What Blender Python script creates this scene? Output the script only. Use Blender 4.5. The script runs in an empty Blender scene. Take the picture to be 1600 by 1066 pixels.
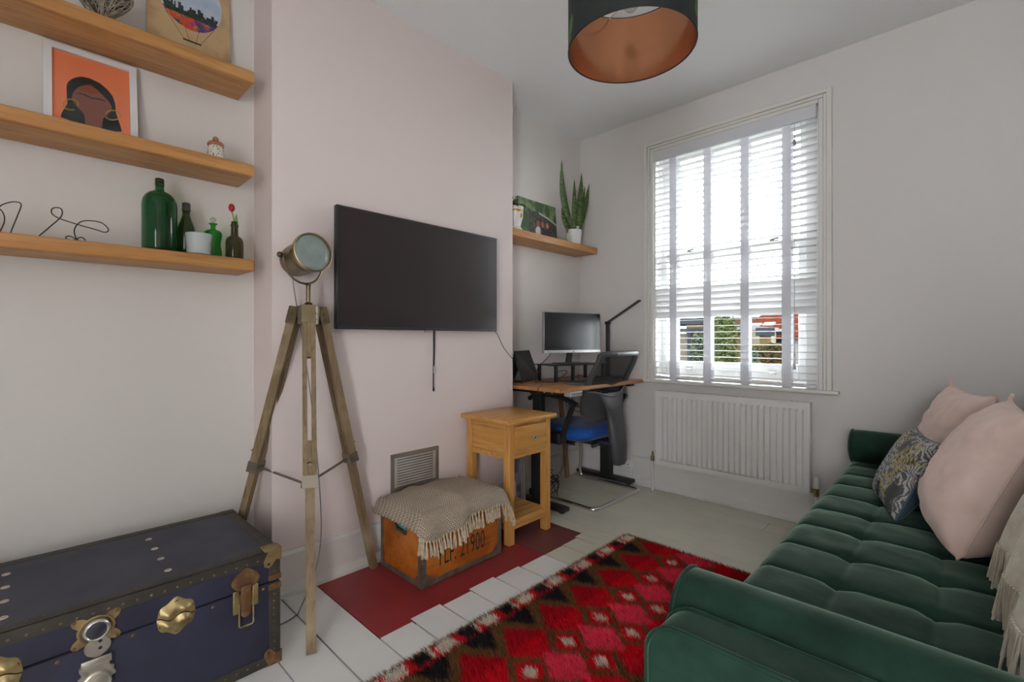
import bpy, bmesh, math, random
from mathutils import Vector, Matrix, noise
random.seed(7)
S = bpy.context.scene
COL = S.collection
PI = math.pi

# ------------------------------------------------------------------ camera
F, CX, HY, CAMH = 735.0, 800.0, 530.0, 1.05          # photo calibration in its 1600x1066 frame
TH = math.atan2(707, 735)
sn, cs = math.sin(TH), math.cos(TH)
cam = bpy.data.cameras.new('camera'); camo = bpy.data.objects.new('camera', cam); COL.objects.link(camo)
camo.location = (0, 0, CAMH); camo.rotation_euler = (PI/2, 0, TH)
cam.sensor_fit = 'HORIZONTAL'; cam.sensor_width = 36.0; cam.lens = F/1600*36
cam.shift_y = (HY-533)/1600; cam.clip_start = 0.02; cam.clip_end = 200
S.camera = camo

def ray(u, v):
    a = u-CX
    return Vector((-sn*F+cs*a, cs*F+sn*a, HY-v))
def onx(u, v, X):
    d = ray(u, v); return d*(X/d.x)+Vector((0, 0, CAMH))
def ony(u, v, Y):
    d = ray(u, v); return d*(Y/d.y)+Vector((0, 0, CAMH))
def onz(u, v, Z):
    d = ray(u, v); return d*((Z-CAMH)/d.z)+Vector((0, 0, CAMH))

# ------------------------------------------------------------------ sky and exposure
W = bpy.data.worlds.new('overcast_sky'); S.world = W; W.use_nodes = True
bg = W.node_tree.nodes['Background']
bg.inputs[0].default_value = (0.93, 0.97, 1.0, 1); bg.inputs[1].default_value = 10.0
vs = S.view_settings
vs.view_transform = 'Standard'; vs.look = 'None'; vs.gamma = 1.0; vs.use_curve_mapping = False
vs.exposure = 0.74
# sampling portals only: they guide rays to the two openings and give no light of their own
def portal(loc, rot, sx, sy):
    l = bpy.data.lights.new('daylight_portal', 'AREA'); l.shape = 'RECTANGLE'; l.size = sx; l.size_y = sy
    o = bpy.data.objects.new('daylight_portal', l); COL.objects.link(o); o.location = loc; o.rotation_euler = rot
    l.cycles.is_portal = True
    return o

# ------------------------------------------------------------------ materials
def new_mat(name):
    m = bpy.data.materials.new(name); m.use_nodes = True
    nt = m.node_tree; b = nt.nodes['Principled BSDF']
    return m, nt, b
def N(nt, t, **kw):
    n = nt.nodes.new(t)
    for k, v in kw.items():
        if hasattr(n, k): setattr(n, k, v)
        else: n.inputs[k].default_value = v
    return n
def L(nt, a, b): nt.links.new(a, b)
def rgba(c): return (c[0], c[1], c[2], 1)
def srgb(r, g, b):
    f = lambda x: (x/255/12.92) if x/255 <= 0.04045 else ((x/255+0.055)/1.055)**2.4
    return (f(r), f(g), f(b))
def coords(nt, scale=(1, 1, 1), kind='Object', rot=(0, 0, 0)):
    tc = N(nt, 'ShaderNodeTexCoord'); mp = N(nt, 'ShaderNodeMapping')
    mp.inputs['Scale'].default_value = scale; mp.inputs['Rotation'].default_value = rot
    L(nt, tc.outputs[kind], mp.inputs[0]); return mp.outputs[0]
def mixc(nt, fac, a, b):
    m = N(nt, 'ShaderNodeMix', data_type='RGBA')
    if hasattr(fac, 'links'): L(nt, fac, m.inputs[0])
    else: m.inputs[0].default_value = fac
    for i, x in ((6, a), (7, b)):
        if hasattr(x, 'links'): L(nt, x, m.inputs[i])
        else: m.inputs[i].default_value = rgba(x)
    return m.outputs[2]
def ramp(nt, fac, p0, p1):
    r = N(nt, 'ShaderNodeMapRange'); L(nt, fac, r.inputs[0])
    r.inputs[1].default_value = p0; r.inputs[2].default_value = p1; r.clamp = True
    return r.outputs[0]
def bumpit(nt, b, h, strength=0.3, dist=0.002):
    bn = N(nt, 'ShaderNodeBump'); bn.inputs['Strength'].default_value = strength; bn.inputs['Distance'].default_value = dist
    L(nt, h, bn.inputs['Height']); L(nt, bn.outputs[0], b.inputs['Normal'])
def M(name, col, rough=0.5, metal=0.0, col2=None, ns=8.0, p=(0.35, 0.65), bump=None, sheen=0.0, sheen_tint=None, spec=None, scale=(1, 1, 1), coat=0.0, emit=None):
    m, nt, b = new_mat(name)
    b.inputs['Base Color'].default_value = rgba(col); b.inputs['Roughness'].default_value = rough; b.inputs['Metallic'].default_value = metal
    if spec is not None: b.inputs['Specular IOR Level'].default_value = spec
    if coat: b.inputs['Coat Weight'].default_value = coat
    if sheen:
        b.inputs['Sheen Weight'].default_value = sheen; b.inputs['Sheen Roughness'].default_value = 0.35
        if sheen_tint: b.inputs['Sheen Tint'].default_value = rgba(sheen_tint)
    co = None
    if col2 is not None:
        co = coords(nt, scale); n = N(nt, 'ShaderNodeTexNoise', Scale=ns, Detail=5.0); L(nt, co, n.inputs['Vector'])
        L(nt, mixc(nt, ramp(nt, n.outputs[0], *p), col, col2), b.inputs['Base Color'])
    if bump:
        n2 = N(nt, 'ShaderNodeTexNoise', Scale=bump[0], Detail=4.0); L(nt, coords(nt, scale), n2.inputs['Vector'])
        bumpit(nt, b, n2.outputs[0], bump[1], bump[2] if len(bump) > 2 else 0.002)
    return m
def wood(name, c1, c2, axis=0, rough=0.45, fine=26.0, knots=False, c3=None):
    m, nt, b = new_mat(name)
    sc = [fine*0.7]*3; sc[axis] = 1.3
    co = coords(nt, sc); n = N(nt, 'ShaderNodeTexNoise', Scale=1.0, Detail=6.0, Roughness=0.62, Distortion=0.35); L(nt, co, n.inputs['Vector'])
    sc2 = [fine*4]*3; sc2[axis] = 5
    n2 = N(nt, 'ShaderNodeTexNoise', Scale=1.0, Detail=3.0); L(nt, coords(nt, sc2), n2.inputs['Vector'])
    c = mixc(nt, ramp(nt, n.outputs[0], 0.3, 0.7), c1, c2)
    c = mixc(nt, ramp(nt, n2.outputs[0], 0.5, 0.75), c, tuple(x*0.72 for x in c2))
    if c3:
        n3 = N(nt, 'ShaderNodeTexNoise', Scale=5.0, Detail=4.0); L(nt, coords(nt), n3.inputs['Vector'])
        c = mixc(nt, ramp(nt, n3.outputs[0], 0.52, 0.7), c, c3)
    if knots:
        vo = N(nt, 'ShaderNodeTexVoronoi', Scale=1.0); s3 = [9.0]*3; s3[axis] = 4.0
        L(nt, coords(nt, s3), vo.inputs['Vector'])
        k = ramp(nt, vo.outputs['Distance'], 0.10, 0.05)
        c = mixc(nt, k, c, tuple(x*0.3 for x in c2))
    L(nt, c, b.inputs['Base Color']); b.inputs['Roughness'].default_value = rough
    bumpit(nt, b, n2.outputs[0], 0.15, 0.001)
    return m
def glass_mat(name, tint, gloss=0.08, rough=0.02, ior=1.45):
    m = bpy.data.materials.new(name); m.use_nodes = True; nt = m.node_tree; nt.nodes.clear()
    o = N(nt, 'ShaderNodeOutputMaterial'); t = N(nt, 'ShaderNodeBsdfTransparent'); t.inputs[0].default_value = rgba(tint)
    g = N(nt, 'ShaderNodeBsdfGlossy'); g.inputs['Roughness'].default_value = rough
    mx = N(nt, 'ShaderNodeMixShader'); lw = N(nt, 'ShaderNodeLayerWeight'); lw.inputs[0].default_value = 0.5
    pw = N(nt, 'ShaderNodeMath', operation='POWER'); L(nt, lw.outputs['Facing'], pw.inputs[0]); pw.inputs[1].default_value = 3.0
    ma = N(nt, 'ShaderNodeMath', operation='MULTIPLY_ADD'); L(nt, pw.outputs[0], ma.inputs[0]); ma.inputs[1].default_value = min(0.8, (ior-1)*1.4); ma.inputs[2].default_value = ((ior-1)/(ior+1))**2
    L(nt, ma.outputs[0], mx.inputs[0]); L(nt, t.outputs[0], mx.inputs[1]); L(nt, g.outputs[0], mx.inputs[2]); L(nt, mx.outputs[0], o.inputs[0])
    return m
def cloth_mix(name, col, trans=0.4, rough=0.9, through=0.0):
    m = bpy.data.materials.new(name); m.use_nodes = True; nt = m.node_tree; nt.nodes.clear()
    o = N(nt, 'ShaderNodeOutputMaterial'); d = N(nt, 'ShaderNodeBsdfDiffuse'); d.inputs[0].default_value = rgba(col)
    t = N(nt, 'ShaderNodeBsdfTranslucent'); t.inputs[0].default_value = rgba(col)
    mx = N(nt, 'ShaderNodeMixShader'); mx.inputs[0].default_value = trans
    L(nt, d.outputs[0], mx.inputs[1]); L(nt, t.outputs[0], mx.inputs[2]); last = mx.outputs[0]
    if through:
        tr = N(nt, 'ShaderNodeBsdfTransparent'); m2 = N(nt, 'ShaderNodeMixShader'); m2.inputs[0].default_value = through
        L(nt, last, m2.inputs[1]); L(nt, tr.outputs[0], m2.inputs[2]); last = m2.outputs[0]
    L(nt, last, o.inputs[0]); return m

# ------------------------------------------------------------------ mesh building
class MB:
    def __init__(s): s.v = []; s.f = []
    def add(s, vs, fs, mat=None):
        o = len(s.v)
        s.v += [Vector(mat @ Vector(p)) if mat else Vector(p) for p in vs]
        s.f += [tuple(i+o for i in f) for f in fs]; return s
    def box(s, x0, x1, y0, y1, z0, z1, mat=None):
        vs = [(x, y, z) for z in (z0, z1) for y in (y0, y1) for x in (x0, x1)]
        return s.add(vs, [(0, 2, 3, 1), (4, 5, 7, 6), (0, 1, 5, 4), (2, 6, 7, 3), (0, 4, 6, 2), (1, 3, 7, 5)], mat)
    def rbox(s, x0, x1, y0, y1, z0, z1, r=0.01, seg=2, mat=None):
        bm = bmesh.new(); bmesh.ops.create_cube(bm, size=1)
        for v in bm.verts: v.co = Vector(((x0+x1)/2+v.co.x*(x1-x0), (y0+y1)/2+v.co.y*(y1-y0), (z0+z1)/2+v.co.z*(z1-z0)))
        r = min(r, 0.49*min(x1-x0, y1-y0, z1-z0))
        bmesh.ops.bevel(bm, geom=bm.edges[:], offset=r, segments=seg, profile=0.5, affect='EDGES')
        return s.bm(bm, mat)
    def bm(s, bm, mat=None):
        bm.verts.ensure_lookup_table(); bm.verts.index_update()
        s.add([v.co.copy() for v in bm.verts], [tuple(v.index for v in f.verts) for f in bm.faces], mat); bm.free(); return s
    def beam(s, a, b, w, h, up=(0, 0, 1), w2=None, h2=None):
        a = Vector(a); b = Vector(b); d = (b-a).normalized(); u = Vector(up); r = d.cross(u)
        if r.length < 1e-5: r = d.cross(Vector((1, 0, 0)))
        r.normalize(); u = r.cross(d).normalized(); w2 = w if w2 is None else w2; h2 = h if h2 is None else h2
        vs = []
        for p, ww, hh in ((a, w, h), (b, w2, h2)):
            vs += [p-r*ww/2-u*hh/2, p+r*ww/2-u*hh/2, p+r*ww/2+u*hh/2, p-r*ww/2+u*hh/2]
        return s.add(vs, [(3, 2, 1, 0), (4, 5, 6, 7), (0, 1, 5, 4), (1, 2, 6, 5), (2, 3, 7, 6), (3, 0, 4, 7)])
    def tube(s, pts, r, n=8, closed=False, r2=None, caps=True):
        pts = [Vector(p) for p in pts]; k = len(pts); prev = None; rings = []
        for i, p in enumerate(pts):
            if closed: t = pts[(i+1) % k]-pts[i-1]
            else: t = pts[min(i+1, k-1)]-pts[max(i-1, 0)]
            if t.length < 1e-9: t = Vector((0, 0, 1))
            t.normalize()
            if prev is None:
                q = Vector((0, 0, 1)) if abs(t.z) < 0.9 else Vector((1, 0, 0)); prev = (q-t*q.dot(t)).normalized()
            else:
                prev = prev-t*prev.dot(t); prev = prev.normalized() if prev.length > 1e-6 else t.orthogonal().normalized()
            bn = t.cross(prev); rr = r if r2 is None else r+(r2-r)*i/max(1, k-1)
            if callable(r): rr = r(i/max(1, k-1))
            rings.append([p+(prev*math.cos(2*PI*j/n)+bn*math.sin(2*PI*j/n))*rr for j in range(n)])
        vs = [v for g in rings for v in g]; fs = []
        for i in range(k if closed else k-1):
            i2 = (i+1) % k
            for j in range(n): fs.append((i*n+j, i*n+(j+1) % n, i2*n+(j+1) % n, i2*n+j))
        if not closed and caps: fs += [tuple(range(n-1, -1, -1)), tuple((k-1)*n+j for j in range(n))]
        return s.add(vs, fs)
    def lathe(s, prof, c=(0, 0, 0), n=24, mat=None, cap=True):
        vs = []; fs = []; k = len(prof)
        for r, z in prof:
            for j in range(n): vs.append((c[0]+r*math.cos(2*PI*j/n), c[1]+r*math.sin(2*PI*j/n), c[2]+z))
        for i in range(k-1):
            for j in range(n): fs.append((i*n+j, i*n+(j+1) % n, (i+1)*n+(j+1) % n, (i+1)*n+j))
        if cap: fs += [tuple(range(n-1, -1, -1)), tuple((k-1)*n+j for j in range(n))]
        return s.add(vs, fs, mat)
    def cyl(s, a, b, r, n=16, r2=None):
        return s.tube([a, b], r, n, r2=r if r2 is None else r2)
    def prism(s, poly, f, h0, h1):                      # poly 2-D, f(p, q, h) -> 3-D
        k = len(poly); vs = [f(p, q, h0) for p, q in poly]+[f(p, q, h1) for p, q in poly]
        return s.add(vs, [tuple(range(k-1, -1, -1)), tuple(range(k, 2*k))]+[(i, (i+1) % k, k+(i+1) % k, k+i) for i in range(k)])
    def grid(s, nu, nv, f, closed_u=False):
        vs = [f(i/(nu if closed_u else nu-1), j/(nv-1)) for j in range(nv) for i in range(nu)]
        fs = []
        for j in range(nv-1):
            for i in range(nu if closed_u else nu-1):
                i2 = (i+1) % nu; fs.append((j*nu+i, j*nu+i2, (j+1)*nu+i2, (j+1)*nu+i))
        return s.add(vs, fs)
    def sphere(s, c, r, n=12, sc=(1, 1, 1), mat=None):
        bm = bmesh.new(); bmesh.ops.create_uvsphere(bm, u_segments=n, v_segments=max(4, n//2+1), radius=r)
        for v in bm.verts: v.co = Vector((c[0]+v.co.x*sc[0], c[1]+v.co.y*sc[1], c[2]+v.co.z*sc[2]))
        return s.bm(bm, mat)
    def disc(s, c, r, nrm, t=0.002, n=16, r2=None):
        c = Vector(c); nrm = Vector(nrm).normalized(); return s.tube([c, c+nrm*t], r, n, r2=r if r2 is None else r2)

FR = {}
def mesh_of(name, mb, T=None, smooth=True, ang=40):
    me = bpy.data.meshes.new(name)
    vs = [T @ v for v in mb.v] if T else mb.v
    me.from_pydata([tuple(v) for v in vs], [], mb.f)
    bm = bmesh.new(); bm.from_mesh(me); bmesh.ops.recalc_face_normals(bm, faces=bm.faces); bm.to_mesh(me); bm.free()
    if smooth:
        me.polygons.foreach_set('use_smooth', [True]*len(me.polygons))
        me.set_sharp_from_angle(angle=math.radians(ang))
    me.update(); return me
def props(o, label=None, cat=None, group=None, kind=None):
    for k, v in (('label', label), ('category', cat), ('group', group), ('kind', kind)):
        if v: o[k] = v
    return o
def thing(name, label, cat, loc=(0, 0, 0), rz=0, group=None, kind=None):
    o = bpy.data.objects.new(name, None); COL.objects.link(o); o.empty_display_size = 0.05
    o.location = loc; o.rotation_euler = (0, 0, rz)
    FR[o] = (Matrix.Translation(Vector(loc)) @ Matrix.Rotation(rz, 4, 'Z')).inverted()
    return props(o, label, cat, group, kind)
def part(name, mb, mat, parent, label=None, kind=None, smooth=True, ang=40, local=False):
    T = None if local else FR[parent]
    o = bpy.data.objects.new(name, mesh_of(name, mb, T, smooth, ang)); COL.objects.link(o)
    o.data.materials.append(mat); o.parent = parent; FR[o] = FR[parent]
    return props(o, label, None, None, kind)
def link_part(name, me, parent, loc=(0, 0, 0), mat4=None):
    o = bpy.data.objects.new(name, me); COL.objects.link(o); o.parent = parent
    o.location = FR[parent] @ Vector(loc); FR[o] = FR[parent]; return o
def solo(name, mb, mat, label=None, cat=None, group=None, kind=None, smooth=True, ang=40):
    xs = [v.x for v in mb.v]; ys = [v.y for v in mb.v]; zs = [v.z for v in mb.v]
    c = Vector(((min(xs)+max(xs))/2, (min(ys)+max(ys))/2, min(zs)))
    T = Matrix.Translation(-c)
    o = bpy.data.objects.new(name, mesh_of(name, mb, T, smooth, ang)); COL.objects.link(o); o.location = c
    o.data.materials.append(mat); FR[o] = T
    return props(o, label, cat, group, kind)
def nz(x, y, z=0.0): return noise.noise(Vector((x, y, z)))
def spline(pts, n=8, closed=False):
    P = [Vector(p) for p in pts]; k = len(P); out = []
    for i in range(k if closed else k-1):
        a, b, c, d = (P[(i-1) % k], P[i], P[(i+1) % k], P[(i+2) % k]) if closed else (P[max(i-1, 0)], P[i], P[i+1], P[min(i+2, k-1)])
        for j in range(n):
            t = j/n; out.append(0.5*((2*b)+(c-a)*t+(2*a-5*b+4*c-d)*t*t+(3*b-a-3*c+d)*t**3))
    if not closed: out.append(P[-1])
    return out
def sm(a, b, x):
    t = max(0.0, min(1.0, (x-a)/(b-a))); return t*t*(3-2*t)
# ================================================================== the room
XL, XB, YW, ZC, XR, YB = -2.225, -2.013, 3.10, 2.64, 0.62, -1.5
YC0, YC1 = 0.696, 2.098
m_white = M('wall_paint_offwhite', (0.70, 0.655, 0.62), 0.85, bump=(60, 0.04))
m_pink = M('wall_paint_blush', (0.74, 0.635, 0.61), 0.85, bump=(60, 0.04))
m_front = M('wall_paint_greige', (0.70, 0.66, 0.635), 0.85, bump=(60, 0.04))
m_ceil = M('ceiling_paint', (0.85, 0.845, 0.835), 0.9)
m_skirt = M('skirting_paint', (0.68, 0.65, 0.62), 0.45)
m_trim = M('trim_gloss_paint', (0.74, 0.71, 0.66), 0.35)
m_sash = M('sash_white_paint', (0.80, 0.80, 0.79), 0.35)
m_gap = M('floor_void', (0.05, 0.045, 0.04), 0.9)
m_board = M('floorboard_white_paint', (0.78, 0.77, 0.75), 0.42, col2=(0.70, 0.69, 0.67), ns=3.0, p=(0.45, 0.8), bump=(30, 0.05))
m_cream = M('floorboard_cream', (0.66, 0.635, 0.535), 0.42, col2=(0.57, 0.54, 0.44), ns=3.0, p=(0.45, 0.8), bump=(30, 0.05))
m_red = M('hearth_red_paint', (0.30, 0.027, 0.035), 0.38, col2=(0.25, 0.022, 0.028), ns=5, bump=(25, 0.06))
m_dull = M('hearth_dull_maroon', (0.20, 0.060, 0.058), 0.4, col2=(0.17, 0.05, 0.048), ns=5, bump=(25, 0.06))

# floor and its boards
floor = solo('floor', MB().box(XL-0.1, 1.6, YB-0.4, YW+0.05, -0.12, -0.022), m_gap, kind='structure')
js = [0.575, 0.720, 0.867, 1.004, 1.147, 1.296, 1.440, 1.589, 1.762, 1.905, 2.03, 2.098, 2.20, 2.345, 2.49, 2.65, 2.805, 2.95, 3.10]
b = 0.575
while b > YB-0.2: b -= 0.1455; js.insert(0, b)
wide = {0.720: 0.0045, 1.004: 0.004}
rnd = random.Random(3)
for y0, y1 in zip(js[:-1], js[1:]):
    x0 = XL+0.004
    if 0.86 < y0 < 2.09: x0 = -1.487+rnd.uniform(-0.016, 0.014)
    if y0 == 2.03: x0 = -1.494
    mt = m_cream if y0 > 1.75 else m_board  # boards nearer the window get a creamier tone
    cuts = [x0, 1.55]
    if y0 == 2.805: cuts = [x0, -0.80, 1.55]
    if abs(y0-0.43) < 0.03: cuts = [x0, -0.2, 1.55]
    if y0 == 2.345: cuts = [x0, -0.35, 1.55]
    for c0, c1 in zip(cuts[:-1], cuts[1:]):
        g0 = wide.get(y0, 0.0026 if y0 != 2.098 else 0.0); g1 = 0.0008 if y1 != 2.098 else 0.0
        mb = MB().rbox(c0+0.001, c1-0.001, y0+g0, y1-g1, -0.0218, rnd.uniform(-0.0006, 0), 0.0015, 1)
        part('floorboard', mb, mt, floor)
part('hearth_slab', MB().rbox(XB-0.005, -1.462, 0.870, 1.762, -0.0215, -0.0014, 0.001, 1), m_red, floor, label='red painted hearth slab')
part('hearth_slab', MB().rbox(XB-0.005, -1.470, 1.762, 2.097, -0.0215, -0.0014, 0.001, 1), m_dull, floor, label='duller maroon painted hearth slab')  # hearth turns duller along the same line as the boards

# walls
solo('wall_left', MB().box(XL-0.15, XL, YB-0.3, YW+0.25, -0.1, ZC+0.1), m_white, kind='structure', smooth=False)
solo('wall_chimney', MB().box(XL-0.02, XB, YC0, YC1, -0.1, ZC+0.02), m_pink, kind='structure', smooth=False)
OX0, OX1, OZ0, OZ1 = -1.585, -0.590, 0.750, 2.372
mb = MB().box(XL-0.02, OX0, YW, YW+0.25, -0.1, ZC+0.1).box(OX1, XR+0.15, YW, YW+0.25, -0.1, ZC+0.1)
mb.box(OX0, OX1, YW, YW+0.25, -0.1, OZ0).box(OX0, OX1, YW, YW+0.25, OZ1, ZC+0.1)
solo('wall_front', mb, m_front, kind='structure', smooth=False)
solo('wall_right', MB().box(XR, XR+0.15, 0.45, YW+0.25, -0.1, ZC+0.1), m_front, kind='structure', smooth=False)
DX0, DX1, DZ = 0.30, 0.98, 2.05       # unseen doorway behind the camera, added to let in fill light
solo('wall_back', MB().box(XL-0.02, DX0, YB-0.15, YB, -0.1, ZC+0.1).box(DX1, 1.6, YB-0.15, YB, -0.1, ZC+0.1).box(DX0, DX1, YB-0.15, YB, DZ, ZC+0.1), m_white, kind='structure', smooth=False)
solo('wall_side', MB().box(1.45, 1.6, YB-0.15, 0.60, -0.1, ZC+0.1).box(XR+0.15, 1.6, 0.45, 0.60, -0.1, ZC+0.1), m_white, kind='structure', smooth=False)
solo('ceiling', MB().box(XL-0.15, 1.6, YB-0.15, YW+0.25, ZC, ZC+0.12), m_ceil, kind='structure', smooth=False)
portal((-1.09, YW+0.27, 1.56), (PI/2, 0, PI), 1.0, 1.65)
portal(((DX0+DX1)/2, YB-0.16, DZ/2), (-PI/2, 0, 0), DX1-DX0, DZ)

# skirting boards with a shoe moulding
def skirting(name, a, b, nrm, h=0.178):
    a = Vector((a[0], a[1], 0)); b = Vector((b[0], b[1], 0)); n = Vector((nrm[0], nrm[1], 0)); mb = MB()
    prof = [(0, 0.0), (0.030, 0.0), (0.030, 0.016), (0.018, 0.040), (0.016, 0.044), (0.016, h-0.014), (0.012, h-0.004), (0.006, h), (0, h)]
    k = len(prof); vs = [p+n*d+Vector((0, 0, z)) for p in (a, b) for d, z in prof]
    mb.add(vs, [tuple(range(k)), tuple(range(2*k-1, k-1, -1))]+[(i, (i+1) % k, k+(i+1) % k, k+i) for i in range(k)])
    return solo(name, mb, m_skirt, kind='structure', ang=20)
skirting('baseboard_chimney', (XB, YC0), (XB, YC1), (1, 0))
skirting('baseboard_chimney', (XL, YC0), (XB+0.016, YC0), (0, -1))
skirting('baseboard_chimney', (XL, YC1), (XB+0.016, YC1), (0, 1))
skirting('baseboard_left', (XL, YB), (XL, YC0-0.016), (1, 0))
skirting('baseboard_left', (XL, YC1+0.016), (XL, YW), (1, 0))
skirting('baseboard_front', (XL+0.016, YW), (XR, YW), (0, -1), 0.20)
skirting('baseboard_right', (XR, 0.45), (XR, YW), (-1, 0))

# ------------------------------------------------------------------ window
win = thing('window_1', 'white painted sash window above the radiator', None, (-1.0875, YW, 0.745), kind='structure')
mb = MB()
def molding(mb, x0, x1, z0, z1, w):                       # architrave: three stepped bands around the opening
    for d0, d1, t in ((0, w*0.36, 0.016), (w*0.36, w*0.62, 0.022), (w*0.62, w, 0.032)):
        mb.rbox(x0-d1, x0-d0, YW-t, YW+0.01, z0, z1+d1, 0.003, 1); mb.rbox(x1+d0, x1+d1, YW-t, YW+0.01, z0, z1+d1, 0.003, 1)
        mb.rbox(x0-d0-0.001, x1+d0+0.001, YW-t, YW+0.01, z1+d0, z1+d1, 0.003, 1)
molding(mb, OX0, OX1, 0.765, OZ1, 0.066)
part('architrave', mb, m_trim, win)
part('window_sill', MB().rbox(-1.655, -0.490, YW-0.048, YW+0.20, 0.745, 0.766, 0.008, 3), m_trim, win)
mb = MB()
GX0, GX1 = -1.528, -0.708
mb.box(OX0, OX0+0.012, YW, YW+0.22, 0.766, OZ1).box(OX1-0.012, OX1, YW, YW+0.22, 0.766, OZ1).box(OX0, OX1, YW, YW+0.22, OZ1-0.012, OZ1)
mb.rbox(OX0, -1.566, YW+0.058, YW+0.075, 0.766, OZ1, 0.003, 1).rbox(-0.665, OX1, YW+0.058, YW+0.075, 0.766, OZ1, 0.003, 1)
mb.box(OX0, -1.572, YW+0.17, YW+0.22, 0.75, OZ1).box(-0.675, OX1, YW+0.17, YW+0.22, 0.75, OZ1).box(OX0, OX1, YW+0.19, YW+0.22, 2.34, OZ1)
part('box_frame', mb, m_sash, win)
m_pane = glass_mat('window_glass', (0.97, 0.98, 0.98), ior=1.12)
bars = [-1.462, -1.230, -0.997, -0.772]
def sash(y, z0, z1, zr0, zr1, name):
    mb = MB(); t = 0.038
    mb.rbox(GX0-0.045, GX0, y, y+t, z0, z1, 0.004, 1).rbox(GX1, GX1+0.045, y, y+t, z0, z1, 0.004, 1)
    mb.rbox(GX0-0.002, GX1+0.002, y, y+t, z0, zr0, 0.004, 1).rbox(GX0-0.002, GX1+0.002, y, y+t, zr1, z1, 0.004, 1)
    s = part(name, mb, m_sash, win)
    for x in bars: part('glazing_bar', MB().rbox(x-0.012, x+0.012, y+0.004, y+t-0.004, zr0-0.002, zr1+0.002, 0.004, 1), m_sash, s)
    e = [GX0]+bars+[GX1]
    for a, c in zip(e[:-1], e[1:]): part('pane', MB().box(a, c, y+0.018, y+0.021, zr0, zr1), m_pane, s, smooth=False)
    return s
m_chrome = M('polished_chrome', (0.78, 0.77, 0.75), 0.12, 1.0)
m_dkmetal = M('dark_fitting_metal', (0.12, 0.12, 0.12), 0.35, 0.8)
lo = sash(YW+0.078, 0.792, 1.650, 0.897, 1.612, 'lower_sash')
up = sash(YW+0.120, 1.612, 2.350, 1.652, 2.318, 'upper_sash')
for x in (-1.365, -0.845):
    part('sash_lift', MB().rbox(x-0.022, x+0.022, YW+0.070, YW+0.079, 0.835, 0.862, 0.003, 1).rbox(x-0.018, x+0.018, YW+0.052, YW+0.072, 0.838, 0.845, 0.003, 1), M('brushed_lift', (0.6, 0.6, 0.6), 0.3, 0.9), lo)
    part('sash_fastener', MB().rbox(x-0.028, x+0.028, YW+0.082, YW+0.11, 1.650, 1.657, 0.002, 1).cyl((x-0.02, YW+0.095, 1.662), (x+0.03, YW+0.09, 1.668), 0.006, 8), m_dkmetal, lo)

# ------------------------------------------------------------------ venetian blind
m_slat = cloth_mix('blind_slat_white', (0.80, 0.80, 0.80), 0.06)
m_tape = cloth_mix('blind_tape_fabric', (0.82, 0.82, 0.86), 0.22, through=0.10)
m_val = M('blind_valance_white', (0.66, 0.66, 0.69), 0.5)
bl = thing('venetian_blind', 'white wooden venetian blind with four wide fabric tapes in the window', 'blind', (-1.0875, YW-0.005, 0.775))
BX0, BX1, BY = OX0+0.008, OX1-0.008, YW+0.012
part('valance', MB().rbox(BX0-0.002, BX1+0.002, YW-0.032, YW-0.022, 2.292, 2.366, 0.003, 1).box(BX0, BX0+0.008, YW-0.03, YW+0.01, 2.292, 2.366).box(BX1-0.008, BX1, YW-0.03, YW+0.01, 2.292, 2.366), m_val, bl)
part('head_rail', MB().box(BX0+0.01, BX1-0.01, YW-0.018, YW+0.035, 2.310, 2.366), m_val, bl)
zs = []; z = 0.812
while z < 2.275: zs.append(z); z += 0.0405
smesh = {}
for z in zs:
    tilt = -58 if 1.185 < z < 1.40 else (-16 if 1.40 < z < 1.445 else (2 if z < 1.2 else -3))
    if tilt not in smesh:
        w = BX1-BX0
        g = MB(); R = Matrix.Rotation(math.radians(tilt), 4, 'X')
        prof = [(-0.025, -0.0010), (-0.012, 0.0006), (0.0, 0.0012), (0.012, 0.0006), (0.025, -0.0010), (0.025, 0.0008), (0.0, 0.0030), (-0.025, 0.0008)]
        g.prism(prof, lambda p, q, h: R @ Vector((h, p, q)), -w/2, w/2)
        me = mesh_of('slat', g, None, True, 30); me.materials.append(m_slat); smesh[tilt] = me
    link_part('slat', smesh[tilt], bl, ((BX0+BX1)/2, BY, z))
part('bottom_rail', MB().rbox(BX0, BX1, BY-0.026, BY+0.026, 0.773, 0.790, 0.004, 2), m_val, bl)
for uu in (1051, 1104.5, 1163, 1228.5):
    x = ony(uu, 400, YW-0.02).x; tp = MB()
    tp.box(x-0.024, x+0.024, BY-0.0290, BY-0.0282, 0.770, 2.30).box(x-0.024, x+0.024, BY+0.0282, BY+0.0290, 0.770, 2.30).box(x-0.024, x+0.024, BY-0.029, BY+0.029, 0.7690, 0.7715)
    part('ladder_tape', tp, m_tape, bl, smooth=False)
xc = ony(1241, 400, YW-0.03).x
m_cord = M('cord_white', (0.55, 0.54, 0.52), 0.8)
part('pull_cord', MB().cyl((xc, YW-0.026, 2.29), (xc, YW-0.026, 0.905), 0.0016, 6), m_cord, bl)
m_tassel = M('tassel_plastic', (0.5, 0.48, 0.44), 0.5)
part('cord_tassel', MB().lathe([(0.004, 0.03), (0.009, 0.0), (0.004, 0.035)], (xc, YW-0.026, 0.875), 10), m_tassel, bl)
part('cord_toggle', MB().lathe([(0.007, 0), (0.009, 0.02), (0.005, 0.04)], (xc, YW-0.026, 2.16), 10), m_tassel, bl)
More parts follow.
